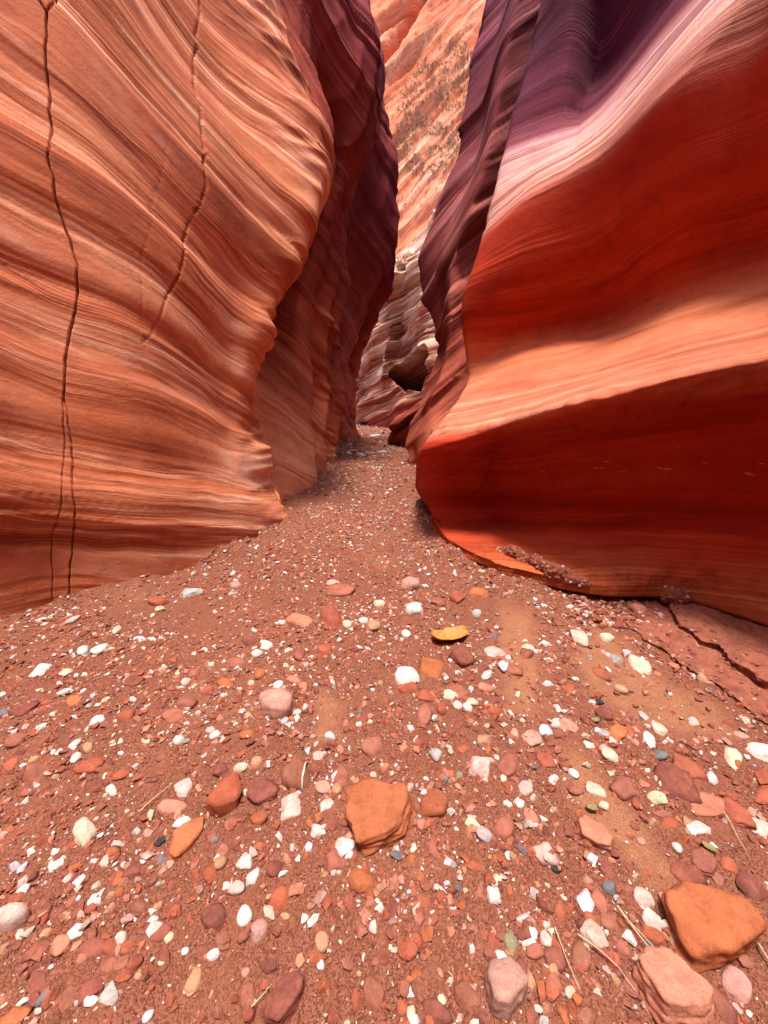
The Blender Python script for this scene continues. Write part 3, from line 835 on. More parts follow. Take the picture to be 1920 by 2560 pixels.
#STONES
# ------------------------------------------------------------------ loose stones lying on the canyon floor
TINT = {
    'red': (0.30, 0.082, 0.050), 'brown': (0.29, 0.105, 0.070), 'maroon': (0.22, 0.068, 0.050), 'orange': (0.40, 0.125, 0.048),
    'rust': (0.33, 0.090, 0.045), 'salmon': (0.46, 0.185, 0.120), 'pink': (0.48, 0.26, 0.21), 'palepink': (0.58, 0.42, 0.36),
    'white': (0.58, 0.55, 0.50), 'cream': (0.56, 0.47, 0.35), 'grey': (0.36, 0.35, 0.34), 'slate': (0.15, 0.155, 0.175),
    'black': (0.035, 0.035, 0.038), 'tan': (0.42, 0.235, 0.135), 'olive': (0.24, 0.20, 0.12), 'lilac': (0.60, 0.54, 0.58)}
WORD = {'red': 'brick red', 'brown': 'reddish brown', 'maroon': 'dark maroon', 'orange': 'orange', 'rust': 'rust red', 'salmon': 'salmon red',
        'pink': 'dusty pink', 'palepink': 'pale pink', 'white': 'white', 'cream': 'cream', 'grey': 'grey', 'slate': 'slate blue',
        'black': 'black', 'tan': 'tan', 'olive': 'olive grey', 'lilac': 'pale lilac'}


def ico(sub):
    bm = bmesh.new()
    bmesh.ops.create_icosphere(bm, subdivisions=sub, radius=1.0)
    v = np.array([q.co[:] for q in bm.verts])
    f = np.array([[q.index for q in t.verts] for t in bm.faces])
    bm.free()
    return v, f


ICO = {k: ico(k) for k in (1, 2, 3, 4, 5)}


def stone_shape(U, rng, shape, poly=None):
    """unit directions -> points of a weathered stone in the box -1..1"""
    planes = []
    if poly is not None:
        pts = np.array(poly)
        for k in range(len(pts)):
            a, b = pts[k], pts[(k + 1) % len(pts)]
            t = b - a
            nn = np.array((t[1], -t[0])) / (np.hypot(*t) + 1e-9)
            dist = nn @ a
            if dist < 0: nn, dist = -nn, -dist
            planes.append((nn[0], nn[1], rng.uniform(-0.06, 0.14), max(dist, 0.15)))
        p = 26
    elif shape == 'round':
        for k in range(9):
            a = k * 6.283 / 9 + rng.uniform(-.3, .3)
            planes.append((math.cos(a), math.sin(a), rng.uniform(-.3, .5), rng.uniform(0.82, 1.0)))
        p = 7
    elif shape == 'flat':
        m = rng.randint(5, 8)
        for k in range(m):
            a = k * 6.283 / m + rng.uniform(-.35, .35)
            planes.append((math.cos(a), math.sin(a), rng.uniform(-.1, .25), rng.uniform(0.72, 1.0)))
        p = 22
    elif shape == 'oval':
        p = 3
        for k in range(7):
            a = k * 6.283 / 7 + rng.uniform(-.2, .2)
            planes.append((math.cos(a), math.sin(a), rng.uniform(-.2, .3), rng.uniform(0.95, 1.0)))
    else:
        m = rng.randint(4, 7)
        for k in range(m):
            a = k * 6.283 / m + rng.uniform(-.4, .4)
            planes.append((math.cos(a), math.sin(a), rng.uniform(-.2, .55), rng.uniform(0.68, 1.0)))
        for k in range(3):
            a = rng.uniform(0, 6.283)
            planes.append((math.cos(a) * .6, math.sin(a) * .6, 0.8, rng.uniform(0.62, 0.9)))
        p = 30
    planes.append((rng.uniform(-.14, .14), rng.uniform(-.14, .14), 1, rng.uniform(0.8, 1.0)))
    planes.append((rng.uniform(-.15, .15), rng.uniform(-.15, .15), -1, 0.9))
    acc = 0
    for nx, ny, nz, dd in planes:
        n = np.array((nx, ny, nz)) / math.sqrt(nx * nx + ny * ny + nz * nz)
        acc = acc + (np.maximum(U @ n, 0) / dd) ** p
    r = acc ** (-1.0 / p)
    r = np.minimum(r, 1.55)
    off = rng.uniform(-50, 50)
    rg = 0.3 if shape == 'oval' else 0.7 if shape == 'round' else 1.0
    r = r * (1 + rg * (0.09 * noise3(U * 1.6 + off) + 0.05 * noise3(U * 4 + off) + 0.022 * noise3(U * 9 + off) + 0.012 * noise3(U * 19 + off)))
    return U * r[:, None]


rng = np.random.RandomState(11)
STONES = []      # (object, photo x, photo y, width, colour, shape, name for labels)


def make_stone(px, py, w, h, ang, colour, shape, label=None, short=None, poly=None, thick=None, sink=0.36):
    c = floor_pt(px, py)
    a = math.radians(ang)
    ex, ey = math.cos(a), -math.sin(a)
    g0, g1 = floor_pt(px - ex * w / 2, py - ey * w / 2), floor_pt(px + ex * w / 2, py + ey * w / 2)
    h0, h1 = floor_pt(px + ey * h / 2, py - ex * h / 2), floor_pt(px - ey * h / 2, py + ex * h / 2)
    ax = (g1 - g0)[:2]
    bx = (h1 - h0)[:2]
    la, lb = np.hypot(*ax), np.hypot(*bx)
    dist = math.hypot(c[0], c[1])
    wide = w * math.hypot(dist, CAMZ) / F / 1.05          # width square to the view
    la, lb = min(la, wide * 1.7), min(lb, wide * 1.3)
    if la < lb * 0.6: lb = la / 0.6
    lb = max(lb, la * 0.28)
    t = thick if thick else min(la, lb) * {'round': 0.52, 'ang': 0.50, 'flat': 0.26, 'oval': 0.55}[shape]
    U, Fc = ICO[5 if w > 150 else 4 if w > 95 else 3 if w > 38 else 2]
    loc_poly = None
    rot = math.atan2(ax[1], ax[0])
    if poly is not None:
        R2 = np.array(((math.cos(-rot), -math.sin(-rot)), (math.sin(-rot), math.cos(-rot))))
        pw = np.array([(floor_pt(x, y) - c)[:2] for x, y in poly]) @ R2.T
        la, lb = np.ptp(pw[:, 0]), np.ptp(pw[:, 1])
        loc_poly = pw / np.array((la / 2, lb / 2))
    v = stone_shape(U, rng, shape, loc_poly) * np.array((la / 2, lb / 2, t / 2))
    s = max(la, lb)
    if w > 90:
        so = rng.uniform(0, 90)
        lay = noise3(np.stack([v[:, 0] / s * 1.5 + so, v[:, 1] / s * 1.5, v[:, 2] / s * 16], -1))
        v = v * (1 + 0.07 * lay)[:, None]
        v = v + (U * (0.014 * s * fbm(v / s * 5 + so, 4))[:, None])
    o = mesh_from('stone', v, Fc, M_STONE, smooth=True)
    tilt = 0.16 if shape != 'flat' else 0.09
    # keep stones lying with the slope of the floor
    o.rotation_euler = (rng.uniform(-tilt, tilt) + math.atan(SLOPE), rng.uniform(-tilt, tilt), rot)
    o.location = (c[0], c[1], c[2] + t * (0.5 - sink))
    k = rng.uniform(0.86, 1.14)
    k *= 1.1
    o.color = tuple(min(q * k * rng.uniform(.95, 1.05), .8) for q in TINT[colour]) + (1,)
    tag(o, label, 'stone', 'loose stones on the canyon floor')
    STONES.append((o, px, py, w, colour, shape, label, short))
    return o


# hand-placed large stones with outlines read from the photograph
make_stone(948, 2052, 168, 150, 0, 'orange', 'ang', 'broad orange slab with a cracked flat top, largest stone at the centre', 'the broad cracked orange slab',
           [(868, 1986), (905, 1975), (1018, 1994), (1032, 2030), (1008, 2098), (965, 2124), (905, 2135), (868, 2040)], 0.085)
make_stone(1776, 2328, 245, 190, -30, 'orange', 'ang', 'huge orange sandstone block with swirling grain beside the bottom right corner', 'the huge swirl-grained orange block',
           [(1655, 2246), (1690, 2226), (1850, 2290), (1898, 2348), (1866, 2388), (1790, 2430), (1730, 2430), (1690, 2372)], 0.13)
make_stone(1690, 2492, 200, 150, -42, 'salmon', 'ang', 'large salmon red block with a faceted ridge, cut by the bottom edge', 'the large salmon faceted block',
           [(1580, 2440), (1615, 2405), (1668, 2418), (1780, 2545), (1760, 2600), (1660, 2590)], 0.11)
make_stone(1267, 2484, 116, 122, 20, 'pink', 'ang', 'large dusty pink lump with softened corners near the bottom edge', 'the large dusty pink lump',
           [(1210, 2455), (1225, 2425), (1262, 2415), (1300, 2440), (1322, 2490), (1270, 2552), (1230, 2535)], 0.09)
make_stone(690, 1768, 92, 54, 5, 'pink', 'ang', 'speckled pink boulder with blunt corners standing alone in gravel', 'the speckled pink boulder',
           [(645, 1758), (668, 1745), (718, 1742), (734, 1768), (722, 1795), (690, 1800), (660, 1785)], 0.10)
make_stone(562, 1996, 90, 92, 42, 'rust', 'ang', 'large rust orange stone with a sloping back, right of an orange blade', 'the large rust orange stone',
           [(517, 2032), (525, 2010), (560, 1955), (595, 1948), (603, 1985), (595, 2020), (548, 2045)], 0.075)
make_stone(465, 2102, 124, 48, 55, 'orange', 'flat', 'long flat orange blade of sandstone with a pointed tip', 'the long orange blade',
           [(420, 2150), (435, 2085), (470, 2062), (510, 2045), (508, 2080), (475, 2125), (440, 2155)], 0.035)
make_stone(211, 2084, 72, 58, 30, 'cream', 'ang', 'chunky greyish cream stone with a broken corner, alone at the left', 'the chunky greyish cream stone', None, 0.06)
veined = make_stone(739, 1943, 78, 82, -60, 'brown', 'round', 'large tan brown stone with a white vein along its right edge', 'the tan brown stone with a white vein', None, 0.06)
vv_ = np.array([q.co[:] for q in veined.data.vertices])
dir_ = np.array((math.cos(-veined.rotation_euler[2]), math.sin(-veined.rotation_euler[2]), 0.0))      # towards the right of the picture
side_ = np.array((-dir_[1], dir_[0], 0.0))
du_ = vv_ @ dir_
band_ = vv_[np.abs(du_ - 0.55 * du_.max()) < 0.10 * np.ptp(du_)]
ring_ = []
for th in np.linspace(0, 6.2832, 40):
    e_ = side_ * math.cos(th) + np.array((0, 0, 1.0)) * math.sin(th)
    ring_.append(e_ * max((band_ @ e_).max() * 0.985, 0.002) + dir_ * 0.55 * du_.max())
ring_ = np.array(ring_)
tube_ = []
for th in np.linspace(0, 6.2832, 7):
    wid = 0.0032 * (1 + 0.4 * noise3(ring_ * 90))[:, None]
    tube_.append(ring_ + wid * (dir_ * math.cos(th) + ring_ / np.linalg.norm(ring_, axis=1)[:, None] * 0.6 * math.sin(th)))
vein = mesh_from('vein', np.array(tube_).transpose(1, 0, 2).reshape(-1, 3), grid_faces(40, 7), M_STONE, veined)
vein.color = (0.6, 0.56, 0.5, 1)
make_stone(660, 1983, 80, 76, 0, 'maroon', 'ang', 'large dark maroon stone below left of a tan veined one', 'the large maroon stone')
make_stone(30, 2305, 76, 104, 60, 'palepink', 'oval', 'big pale pink oval boulder cut by the left edge', 'the big pale pink oval boulder', None, 0.075)
make_stone(611, 2293, 56, 48, 40, 'white', 'oval', 'smooth white egg-shaped pebble, brightest of the lower middle', 'the white egg-shaped pebble')
make_stone(715, 2502, 122, 92, 48, 'maroon', 'flat', 'big flat maroon slab with a stepped edge near the bottom', 'the big flat maroon slab',
           [(662, 2560), (668, 2510), (708, 2450), (742, 2442), (762, 2462), (745, 2520), (700, 2575)], 0.045)
make_stone(899, 2203, 62, 64, 80, 'orange', 'round', 'pale orange rounded stone alone in fine gravel straight below the broad orange slab', 'the pale orange rounded stone')
make_stone(1486, 2092, 100, 62, -42, 'salmon', 'flat', 'smooth salmon red oval slab lying on pale sand', 'the smooth salmon oval slab',
           [(1440, 2062), (1458, 2046), (1500, 2072), (1532, 2110), (1525, 2132), (1490, 2122), (1452, 2098)], 0.05)
make_stone(1158, 1644, 62, 50, 0, 'maroon', 'round', 'dark maroon round boulder just below the curled orange leaf', 'the dark maroon boulder below the leaf')
make_stone(1010, 1690, 56, 46, 0, 'white', 'ang', 'craggy white boulder behind a brick red stone, in the middle distance', 'the craggy white boulder')
make_stone(1200, 1915, 62, 52, -10, 'palepink', 'ang', 'pale pinkish white lump with blunt corners standing upright in the gravel', 'the upright pinkish white lump')
make_stone(1035, 1525, 50, 28, 5, 'white', 'round', 'smooth white cobble on the slope where the canyon narrows', 'the smooth white cobble')
make_stone(826, 1544, 62, 44, 5, 'red', 'ang', 'brick red faceted cobble in the middle of the gravel slope', 'the brick red faceted cobble')
make_stone(1446, 1592, 50, 32, -15, 'cream', 'ang', 'cream block with sharp corners near the foot of the right wall', 'the sharp cream block')
make_stone(1602, 1664, 46, 34, -10, 'cream', 'ang', 'squarish cream stone on smooth red sand at the right', 'the squarish cream stone')
make_stone(1084, 2016, 80, 74, 0, 'rust', 'round', 'flat rusty disc of sandstone just right of the broad orange slab', 'the rusty sandstone disc')
make_stone(1830, 2030, 105, 50, -55, 'red', 'flat', 'long narrow red slab near the right edge', 'the long narrow red slab')

A_ = (0, 1450, '''1470,55,122,58,0,brown,flat;1285,180,95,48,-15,salmon,ang;1615,205,75,48,15,tan,round;1018,25,60,32,10,pink,round;820,58,95,28,8,grey,ang
683,92,95,38,15,rust,flat;178,175,36,36,0,white,ang;315,175,52,42,0,palepink,ang;358,307,60,32,15,white,round;428,302,60,42,0,white,ang
172,396,68,38,15,white,ang;283,402,68,30,20,cream,flat;506,217,50,30,10,cream,round;278,487,45,28,15,white,round;1150,288,46,44,-50,white,ang
1110,320,62,30,5,white,round;1075,262,60,36,-20,maroon,ang;1015,360,80,46,-10,brown,flat;1400,300,75,42,0,red,flat;1295,325,58,44,80,brown,round
1225,185,42,32,-30,white,ang;840,405,55,42,0,brown,round;575,442,85,46,-5,maroon,flat;800,440,52,38,20,palepink,ang;972,445,60,48,30,orange,ang
1120,410,50,42,0,orange,round;1270,432,60,38,-20,salmon,ang;1310,460,46,36,0,salmon,round;1200,450,40,40,0,white,ang;810,530,75,52,-20,brown,ang
750,590,95,60,-15,brown,flat;540,592,75,46,-10,rust,round;320,523,72,40,20,orange,flat;895,482,55,35,0,red,round;425,605,60,36,10,white,ang
325,710,40,38,0,white,round;327,768,58,40,20,white,ang;65,695,120,58,20,brown,flat;110,555,115,48,5,maroon,flat;158,838,122,82,25,brown,ang
385,805,122,58,8,rust,flat;380,725,60,48,30,tan,round;482,905,54,46,40,white,ang;792,900,80,72,-15,palepink,ang;770,695,60,36,20,white,round
925,672,60,32,25,white,round;910,650,38,30,0,white,round;1065,662,65,44,0,orange,flat;1285,573,38,32,0,white,oval;1230,610,48,32,20,grey,ang
1040,815,78,46,15,cream,round;950,825,85,58,30,maroon,ang;1110,785,55,54,0,tan,round;1160,797,50,38,0,white,ang;1395,900,80,62,-10,pink,round
1480,850,80,74,80,brown,ang;1455,905,56,46,80,tan,round;1610,728,100,82,0,brown,round;740,980,150,60,3,salmon,flat;1255,995,95,72,30,palepink,ang
1412,970,52,26,90,white,ang;410,895,80,62,0,maroon,flat;1425,672,48,32,0,white,ang;1370,760,46,44,0,palepink,ang;250,910,44,36,20,white,ang
12,580,44,40,0,slate,round;45,800,85,62,30,red,flat;520,845,85,48,0,rust,flat;280,690,80,52,30,maroon,flat;600,255,44,26,0,lilac,ang
655,258,40,28,20,white,ang;1500,195,52,40,0,palepink,round;1570,180,50,28,0,white,round;1635,105,56,34,0,cream,ang;1440,15,60,32,30,pink,flat
690,130,44,22,10,cream,flat;180,635,34,24,10,white,round;1100,222,36,16,0,white,round;700,765,62,36,20,brown,flat''')
B_ = (960, 1450, '''115,25,95,48,0,pink,round;178,28,34,28,0,white,round;320,80,75,48,-15,red,ang;405,62,85,42,10,orange,ang;233,97,72,36,0,brown,flat
400,148,48,32,0,grey,round;472,318,62,48,-35,palepink,ang;512,367,62,50,70,lilac,ang;447,408,48,44,60,white,ang;197,382,105,70,-15,orange,ang
97,468,80,58,20,red,ang;178,507,85,58,-20,rust,ang;285,498,54,48,-50,cream,ang;330,485,70,58,0,brown,ang;375,472,36,28,0,lilac,round
438,468,56,48,-40,salmon,ang;360,550,52,36,15,white,ang;380,527,52,30,0,cream,ang;316,543,44,36,0,palepink,round;175,587,90,80,80,brown,round
250,560,52,48,0,red,round;478,567,62,46,0,rust,ang;563,393,58,40,0,brown,ang;615,318,66,34,5,maroon,ang;962,255,66,34,0,cream,round
695,277,45,28,0,white,ang;1020,475,58,40,0,tan,round;933,405,95,38,-45,red,flat;800,470,65,46,-20,rust,flat;1390,425,85,36,-5,tan,ang
1253,375,40,34,0,salmon,round;1095,128,75,36,0,salmon,round;745,185,42,36,0,maroon,ang;950,585,72,48,0,maroon,round;745,620,54,40,-40,white,ang
692,652,60,50,-5,lilac,ang;640,688,105,58,-15,pink,flat;805,640,95,50,-20,pink,ang;750,668,60,34,-40,brown,ang;1010,665,90,74,-30,orange,round
1185,648,80,52,-10,cream,round;1145,690,60,50,-20,white,ang;1056,660,70,52,-35,rust,flat;970,757,72,60,-15,cream,round;1187,760,62,48,-50,slate,oval
885,718,55,34,-15,white,ang;532,805,105,78,80,brown,ang;225,753,62,54,40,grey,ang;430,695,75,52,0,tan,ang;700,785,110,58,-35,red,flat
615,900,76,66,-50,palepink,ang;733,860,48,42,80,white,ang;820,835,42,38,0,white,ang;1250,880,140,110,-60,maroon,ang;1310,830,172,72,-40,red,flat
1415,860,60,44,90,lilac,round;1510,770,95,78,-25,cream,ang;1618,740,110,66,-50,white,ang;1040,905,125,100,0,brown,ang;910,903,100,44,-20,cream,ang
1190,945,78,54,-60,cream,ang;585,965,52,46,-45,white,ang;535,968,34,32,0,white,round;825,915,70,44,0,brown,round;370,985,55,44,0,salmon,ang
955,975,56,46,80,cream,ang;1635,840,76,60,70,red,ang;1640,930,80,60,70,rust,ang;1385,980,160,105,-45,salmon,flat;95,238,50,34,0,white,round
805,115,30,20,0,white,ang;690,112,32,20,0,white,round;300,148,34,34,0,slate,ang;475,243,30,26,0,slate,ang;930,530,34,24,-20,black,round
325,845,40,38,0,olive,ang;540,722,34,28,0,maroon,ang;950,668,42,32,0,grey,round;1000,340,46,28,0,grey,ang;620,295,52,30,0,cream,ang
1045,318,46,24,-30,lilac,flat;870,605,44,42,0,maroon,ang;1340,615,60,30,-20,palepink,ang;1535,670,66,34,-35,pink,flat;1560,608,34,22,0,cream,round''')
C_ = (0, 2000, '''790,100,84,50,25,white,ang;252,272,80,44,25,white,ang;925,172,50,30,5,slate,oval;692,182,38,34,0,black,round;480,235,75,54,35,orange,ang
950,272,65,60,0,tan,round;1060,262,66,56,60,white,ang;1375,133,66,58,80,white,ang;1490,205,85,88,0,white,ang;1450,255,96,88,-60,brown,ang
1185,300,80,74,80,maroon,round;1090,335,88,44,65,white,ang;1022,385,80,60,15,palepink,round;1210,425,118,88,70,rust,round;1278,388,66,62,0,salmon,ang
410,440,76,50,40,white,ang;105,385,58,44,60,white,ang;925,510,128,112,60,maroon,round;1160,485,74,54,-70,cream,ang;1230,503,55,42,-20,tan,round
1120,565,118,80,75,pink,round;1050,590,60,58,0,brown,round;960,600,86,72,50,brown,ang;655,525,48,44,0,white,ang;685,570,114,98,50,maroon,flat
262,633,82,78,0,salmon,round;340,570,90,58,65,white,ang;520,598,55,50,0,white,round;400,645,114,98,60,maroon,round;475,635,74,60,80,red,round
550,635,62,50,20,rust,ang;468,715,75,72,0,brown,flat;525,705,80,56,70,brown,flat;582,710,74,60,80,red,round;525,768,75,52,0,rust,flat
920,670,60,50,10,lilac,round;800,655,38,36,0,white,round;480,855,96,92,45,grey,ang;640,935,64,50,85,white,round;400,820,108,94,80,maroon,ang
1070,850,98,90,45,brown,round;835,780,140,60,70,tan,flat;1160,715,80,64,0,maroon,round;1610,825,148,108,80,brown,ang;1390,612,98,74,-70,tan,round
60,942,140,60,10,orange,flat;455,945,56,50,60,orange,ang;510,340,78,50,55,orange,flat;585,305,80,66,70,maroon,ang;905,315,72,64,30,rust,ang
755,480,74,58,60,rust,ang;605,460,78,60,60,brown,ang;185,470,96,88,40,maroon,flat;265,485,62,44,30,maroon,ang;650,65,36,26,20,cream,round
1000,105,90,44,50,brown,flat;1120,80,84,62,10,rust,round;1250,15,92,70,30,palepink,ang;1195,560,60,50,70,maroon,ang;1355,525,44,30,80,white,round
1610,548,62,38,-70,palepink,ang;1384,718,44,34,-70,white,ang;725,595,64,44,70,cream,ang;700,700,44,34,70,cream,round;600,760,40,36,0,tan,round
175,640,90,76,50,maroon,flat;165,790,110,90,40,maroon,ang;300,850,90,80,20,brown,ang;250,760,90,60,50,brown,flat;1060,745,60,40,70,pink,ang''')
D_ = (960, 2000, '''435,160,78,74,0,grey,ang;390,105,85,48,-5,cream,ang;520,125,108,92,-50,brown,round;690,235,108,86,-70,palepink,ang;870,445,108,84,-50,lilac,ang
920,592,104,96,-15,palepink,ang;700,603,74,52,-40,white,round;970,380,76,60,-60,slate,round;745,298,40,34,-70,black,round;545,620,98,74,80,olive,ang
605,610,54,44,80,palepink,ang;475,410,84,62,-70,white,ang;490,347,68,40,80,cream,ang;1150,520,98,72,-25,palepink,ang;1160,582,126,72,-30,rust,ang
850,680,128,88,70,brown,flat;745,690,98,96,0,maroon,flat;360,855,128,118,80,brown,round;215,905,132,100,-20,maroon,ang;890,515,64,60,0,red,round
970,530,85,76,0,brown,ang;1520,800,196,120,-45,pink,oval;1430,860,245,82,-50,maroon,ang;1300,320,148,102,-60,maroon,ang;1380,260,138,100,-40,brown,flat
1235,105,78,46,0,rust,round;1350,120,84,72,-50,white,ang;1265,207,56,42,-25,white,round;1632,120,80,58,-60,white,ang;1600,375,150,84,-40,maroon,ang
505,680,80,44,-65,white,ang;805,830,58,46,60,cream,ang;250,865,52,40,-40,cream,round;90,815,98,54,80,brown,round;140,760,74,54,80,rust,ang
75,900,84,48,-80,rust,round;120,920,74,40,80,cream,round;650,660,90,78,0,brown,round;590,740,96,70,-60,maroon,ang;800,130,66,46,-40,maroon,flat
632,70,78,54,-55,salmon,flat;1030,640,110,50,-45,brown,flat;990,690,80,60,-40,rust,flat;1495,285,80,44,-15,rust,ang;1440,340,80,50,-30,brown,flat
765,485,86,60,70,rust,ang;930,440,110,60,-55,brown,flat;965,310,110,40,-60,maroon,flat;1060,800,130,56,-60,brown,flat;870,930,86,50,70,brown,ang
1200,60,90,40,0,brown,flat;1560,700,70,60,0,brown,ang;735,790,90,60,-60,brown,ang;415,400,96,36,80,brown,ang;105,650,90,76,0,red,round
200,100,80,36,35,rust,ang;640,930,100,56,70,maroon,ang;1080,115,50,34,-20,maroon,round;1110,180,60,40,-40,pink,round;1120,430,90,80,0,palepink,round
285,770,30,28,0,cream,ang;730,730,40,30,60,tan,ang;470,580,74,30,80,tan,ang;725,830,90,70,-50,rust,flat''')
ENTRIES = []
for ox, oy, data in (A_, B_, C_, D_):
    for line in data.replace('\n', ';').split(';'):
        if not line.strip(): continue
        cx, cy, w, h, ang, colr, shp = line.split(',')
        k = 1.728
        ENTRIES.append((ox + float(cx) / k, oy + float(cy) / k, float(w) / k, float(h) / k, float(ang), colr, shp))
ENTRIES.sort(key=lambda e: -e[2] * e[3])
for e in ENTRIES[:266]: make_stone(*e)
SMALL = ENTRIES[266:]           # the rest lie in the gravel mesh

# a few cobbles at the far narrow end
for x, y, w, h, a, c_, s_ in ((878, 1130, 26, 22, -50, 'pink', 'flat'), (918, 1108, 36, 16, -15, 'brown', 'ang'), (872, 1134, 16, 8, 0, 'white', 'ang'), (952, 1132, 24, 10, -15, 'white', 'flat'),
                              (925, 1136, 26, 12, -10, 'salmon', 'flat'), (938, 1090, 22, 8, 0, 'white', 'flat'), (1003, 1131, 20, 8, 0, 'brown', 'flat'), (902, 1140, 20, 10, -30, 'palepink', 'ang')):
    if len(STONES) < 299: make_stone(x, y, w, h, a, c_, s_)

# labels: colour, size, shape and the nearest well-known neighbour
LM = [(s[1], s[2], s[7]) for s in STONES if s[7]] + [(1125, 1600, 'the curled orange leaf'), (1115, 1375, 'the lower left corner of the right wall'), (700, 1300, 'the corner where the left wall ends'),
                                                    (160, 1488, 'the foot of the long crack'), (1740, 1600, 'the broken mud crust'), (1300, 1420, 'the undercut of the right wall')]
SIZE = lambda w: 'small' if w < 30 else 'mid-sized' if w < 52 else 'large'
SHAPE = {'round': 'rounded stone', 'ang': 'angular stone', 'flat': 'flat stone', 'oval': 'smooth oval stone'}


def way(dx, dy):
    a = (math.degrees(math.atan2(-dy, dx)) + 360) % 360
    return ('right of', 'up and right of', 'above', 'up and left of', 'left of', 'down and left of', 'below', 'down and right of')[int((a + 22.5) // 45) % 8]


used = {s[6] for s in STONES if s[6]}
for o, px, py, w, colr, shp, lab, short in STONES:
    if lab: continue
    near_ = sorted(LM, key=lambda l: math.hypot(l[0] - px, l[1] - py))
    done = False
    base = (SIZE(w), WORD[colr], SHAPE[shp])
    for n_ in (0, 1, 2, 3):
        l = near_[n_]
        dd = math.hypot(l[0] - px, l[1] - py)
        dist_w = 'just ' if dd < 110 else '' if dd < 260 else 'well '
        t = '%s %s %s %s%s %s' % (*base, dist_w, way(px - l[0], py - l[1]), l[2])
        if t not in used and len(t.split()) <= 16:
            done = True
            break
    if not done:
        for other in sorted(STONES, key=lambda s: math.hypot(s[1] - px, s[2] - py))[1:12]:
            t = '%s %s %s touching distance %s a %s %s' % (*base, way(px - other[1], py - other[2]), WORD[other[4]], SHAPE[other[5]])
            if t not in used: break
    used.add(t)
    o['label'] = t

# ------------------------------------------------------------------ gravel between the stones: too many to count, one mesh
def scatter(n, y0, y1, xw, size, sub, seed, power=2.2, height=floor_z):
    r = np.random.RandomState(seed)
    y = y0 + (y1 - y0) * r.uniform(0, 1, n * 4)
    x = r.uniform(-xw, xw, n * 4)
    seen = np.abs(x) < 1.25 * y + 0.75           # nothing beyond the reach of a step to either side
    x, y = x[seen], y[seen]
    p = np.stack([x, y, np.zeros_like(x)], -1)
    ppx, ppy = project(np.stack([x, y, SLOPE * y], -1))
    den = 0.70 + 0.8 * noise3(p * 1.5 + 31) + 0.5 * noise3(p * 5 + 3)
    sand = np.zeros(len(x), bool)
    for poly in SAND: sand |= in_poly(ppx + 14 * noise3(p * 9), ppy + 14 * noise3(p * 9 + 5), poly)
    den = np.where(sand, den * 0.22, den)
    keep = r.uniform(0, 1, len(x)) < den
    x, y = x[keep][:n], y[keep][:n]
    m = len(x)
    s = size[0] * (size[1] / size[0]) ** (r.uniform(0, 1, m) ** power)
    names = ['red', 'brown', 'maroon', 'rust', 'orange', 'salmon', 'pink', 'palepink', 'white', 'cream', 'grey', 'slate', 'tan', 'lilac']
    pr = np.array([19, 20, 13, 12, 2, 8, 6, 3, 8, 3.5, 1.2, .6, 3.5, 1.0]) if sub else np.array([16, 18, 10, 10, 2, 8, 7, 5, 14, 6, 1.5, .5, 4, 1.0])
    tt = np.array([TINT[q] for q in names])[r.choice(len(names), m, p=pr / pr.sum())] * r.uniform(0.80, 1.28, m)[:, None]
    a = r.uniform(0, 6.283, m)
    tx, ty = r.normal(0, 0.20, m), r.normal(0, 0.20, m)
    z = height(x, y) + s * (0.08 if sub else 0.16)
    which = r.randint(0, 28, m)
    out, base_i = [], 0
    for k in range(28):
        U, Fc = CHIP[k] if sub else TINY[k]
        ii = np.nonzero(which == k)[0]
        n_ = len(ii)
        if not n_: continue
        V = U[None] * s[ii][:, None, None] * 0.5
        ca, sa = np.cos(a[ii])[:, None], np.sin(a[ii])[:, None]
        X = V[..., 0] * ca - V[..., 1] * sa
        Y = V[..., 0] * sa + V[..., 1] * ca
        Z = V[..., 2] + X * tx[ii][:, None] + Y * (ty[ii][:, None] + SLOPE)
        W = np.stack([X + x[ii][:, None], Y + y[ii][:, None], Z + z[ii][:, None]], -1).reshape(-1, 3)
        FF = (Fc[None] + (np.arange(n_) * len(U))[:, None, None]).reshape(-1, 3)
        out.append((W, FF, np.repeat(tt[ii], len(U), 0)))
    return out


def octa():
    bm = bmesh.new()
    bmesh.ops.create_cube(bm, size=1.3)
    bmesh.ops.triangulate(bm, faces=bm.faces)
    v = np.array([q.co[:] for q in bm.verts]); f = np.array([[q.index for q in t.verts] for t in bm.faces]); bm.free()
    return v / np.linalg.norm(v, axis=1)[:, None], f


OCT = octa()


def chip(seed, npts):
    rs = np.random.RandomState(seed)
    shp = ('ang', 'flat', 'round', 'ang')[seed % 4]
    v = stone_shape(ICO[2][0], rs, shp)
    v = v[rs.permutation(len(v))[:npts]] * np.array((1.0, rs.uniform(0.55, 0.95), rs.uniform(0.32, 0.7)))
    bm = bmesh.new()
    for q in v: bm.verts.new(q)
    res = bmesh.ops.convex_hull(bm, input=bm.verts)
    dead = list({e for e in res['geom_interior'] + res['geom_unused'] if isinstance(e, bmesh.types.BMVert)})
    if dead: bmesh.ops.delete(bm, geom=dead, context='VERTS')
    bmesh.ops.triangulate(bm, faces=bm.faces)
    bm.verts.index_update()
    vv = np.array([q.co[:] for q in bm.verts]); ff = np.array([[q.index for q in t.verts] for t in bm.faces]); bm.free()
    return vv, ff


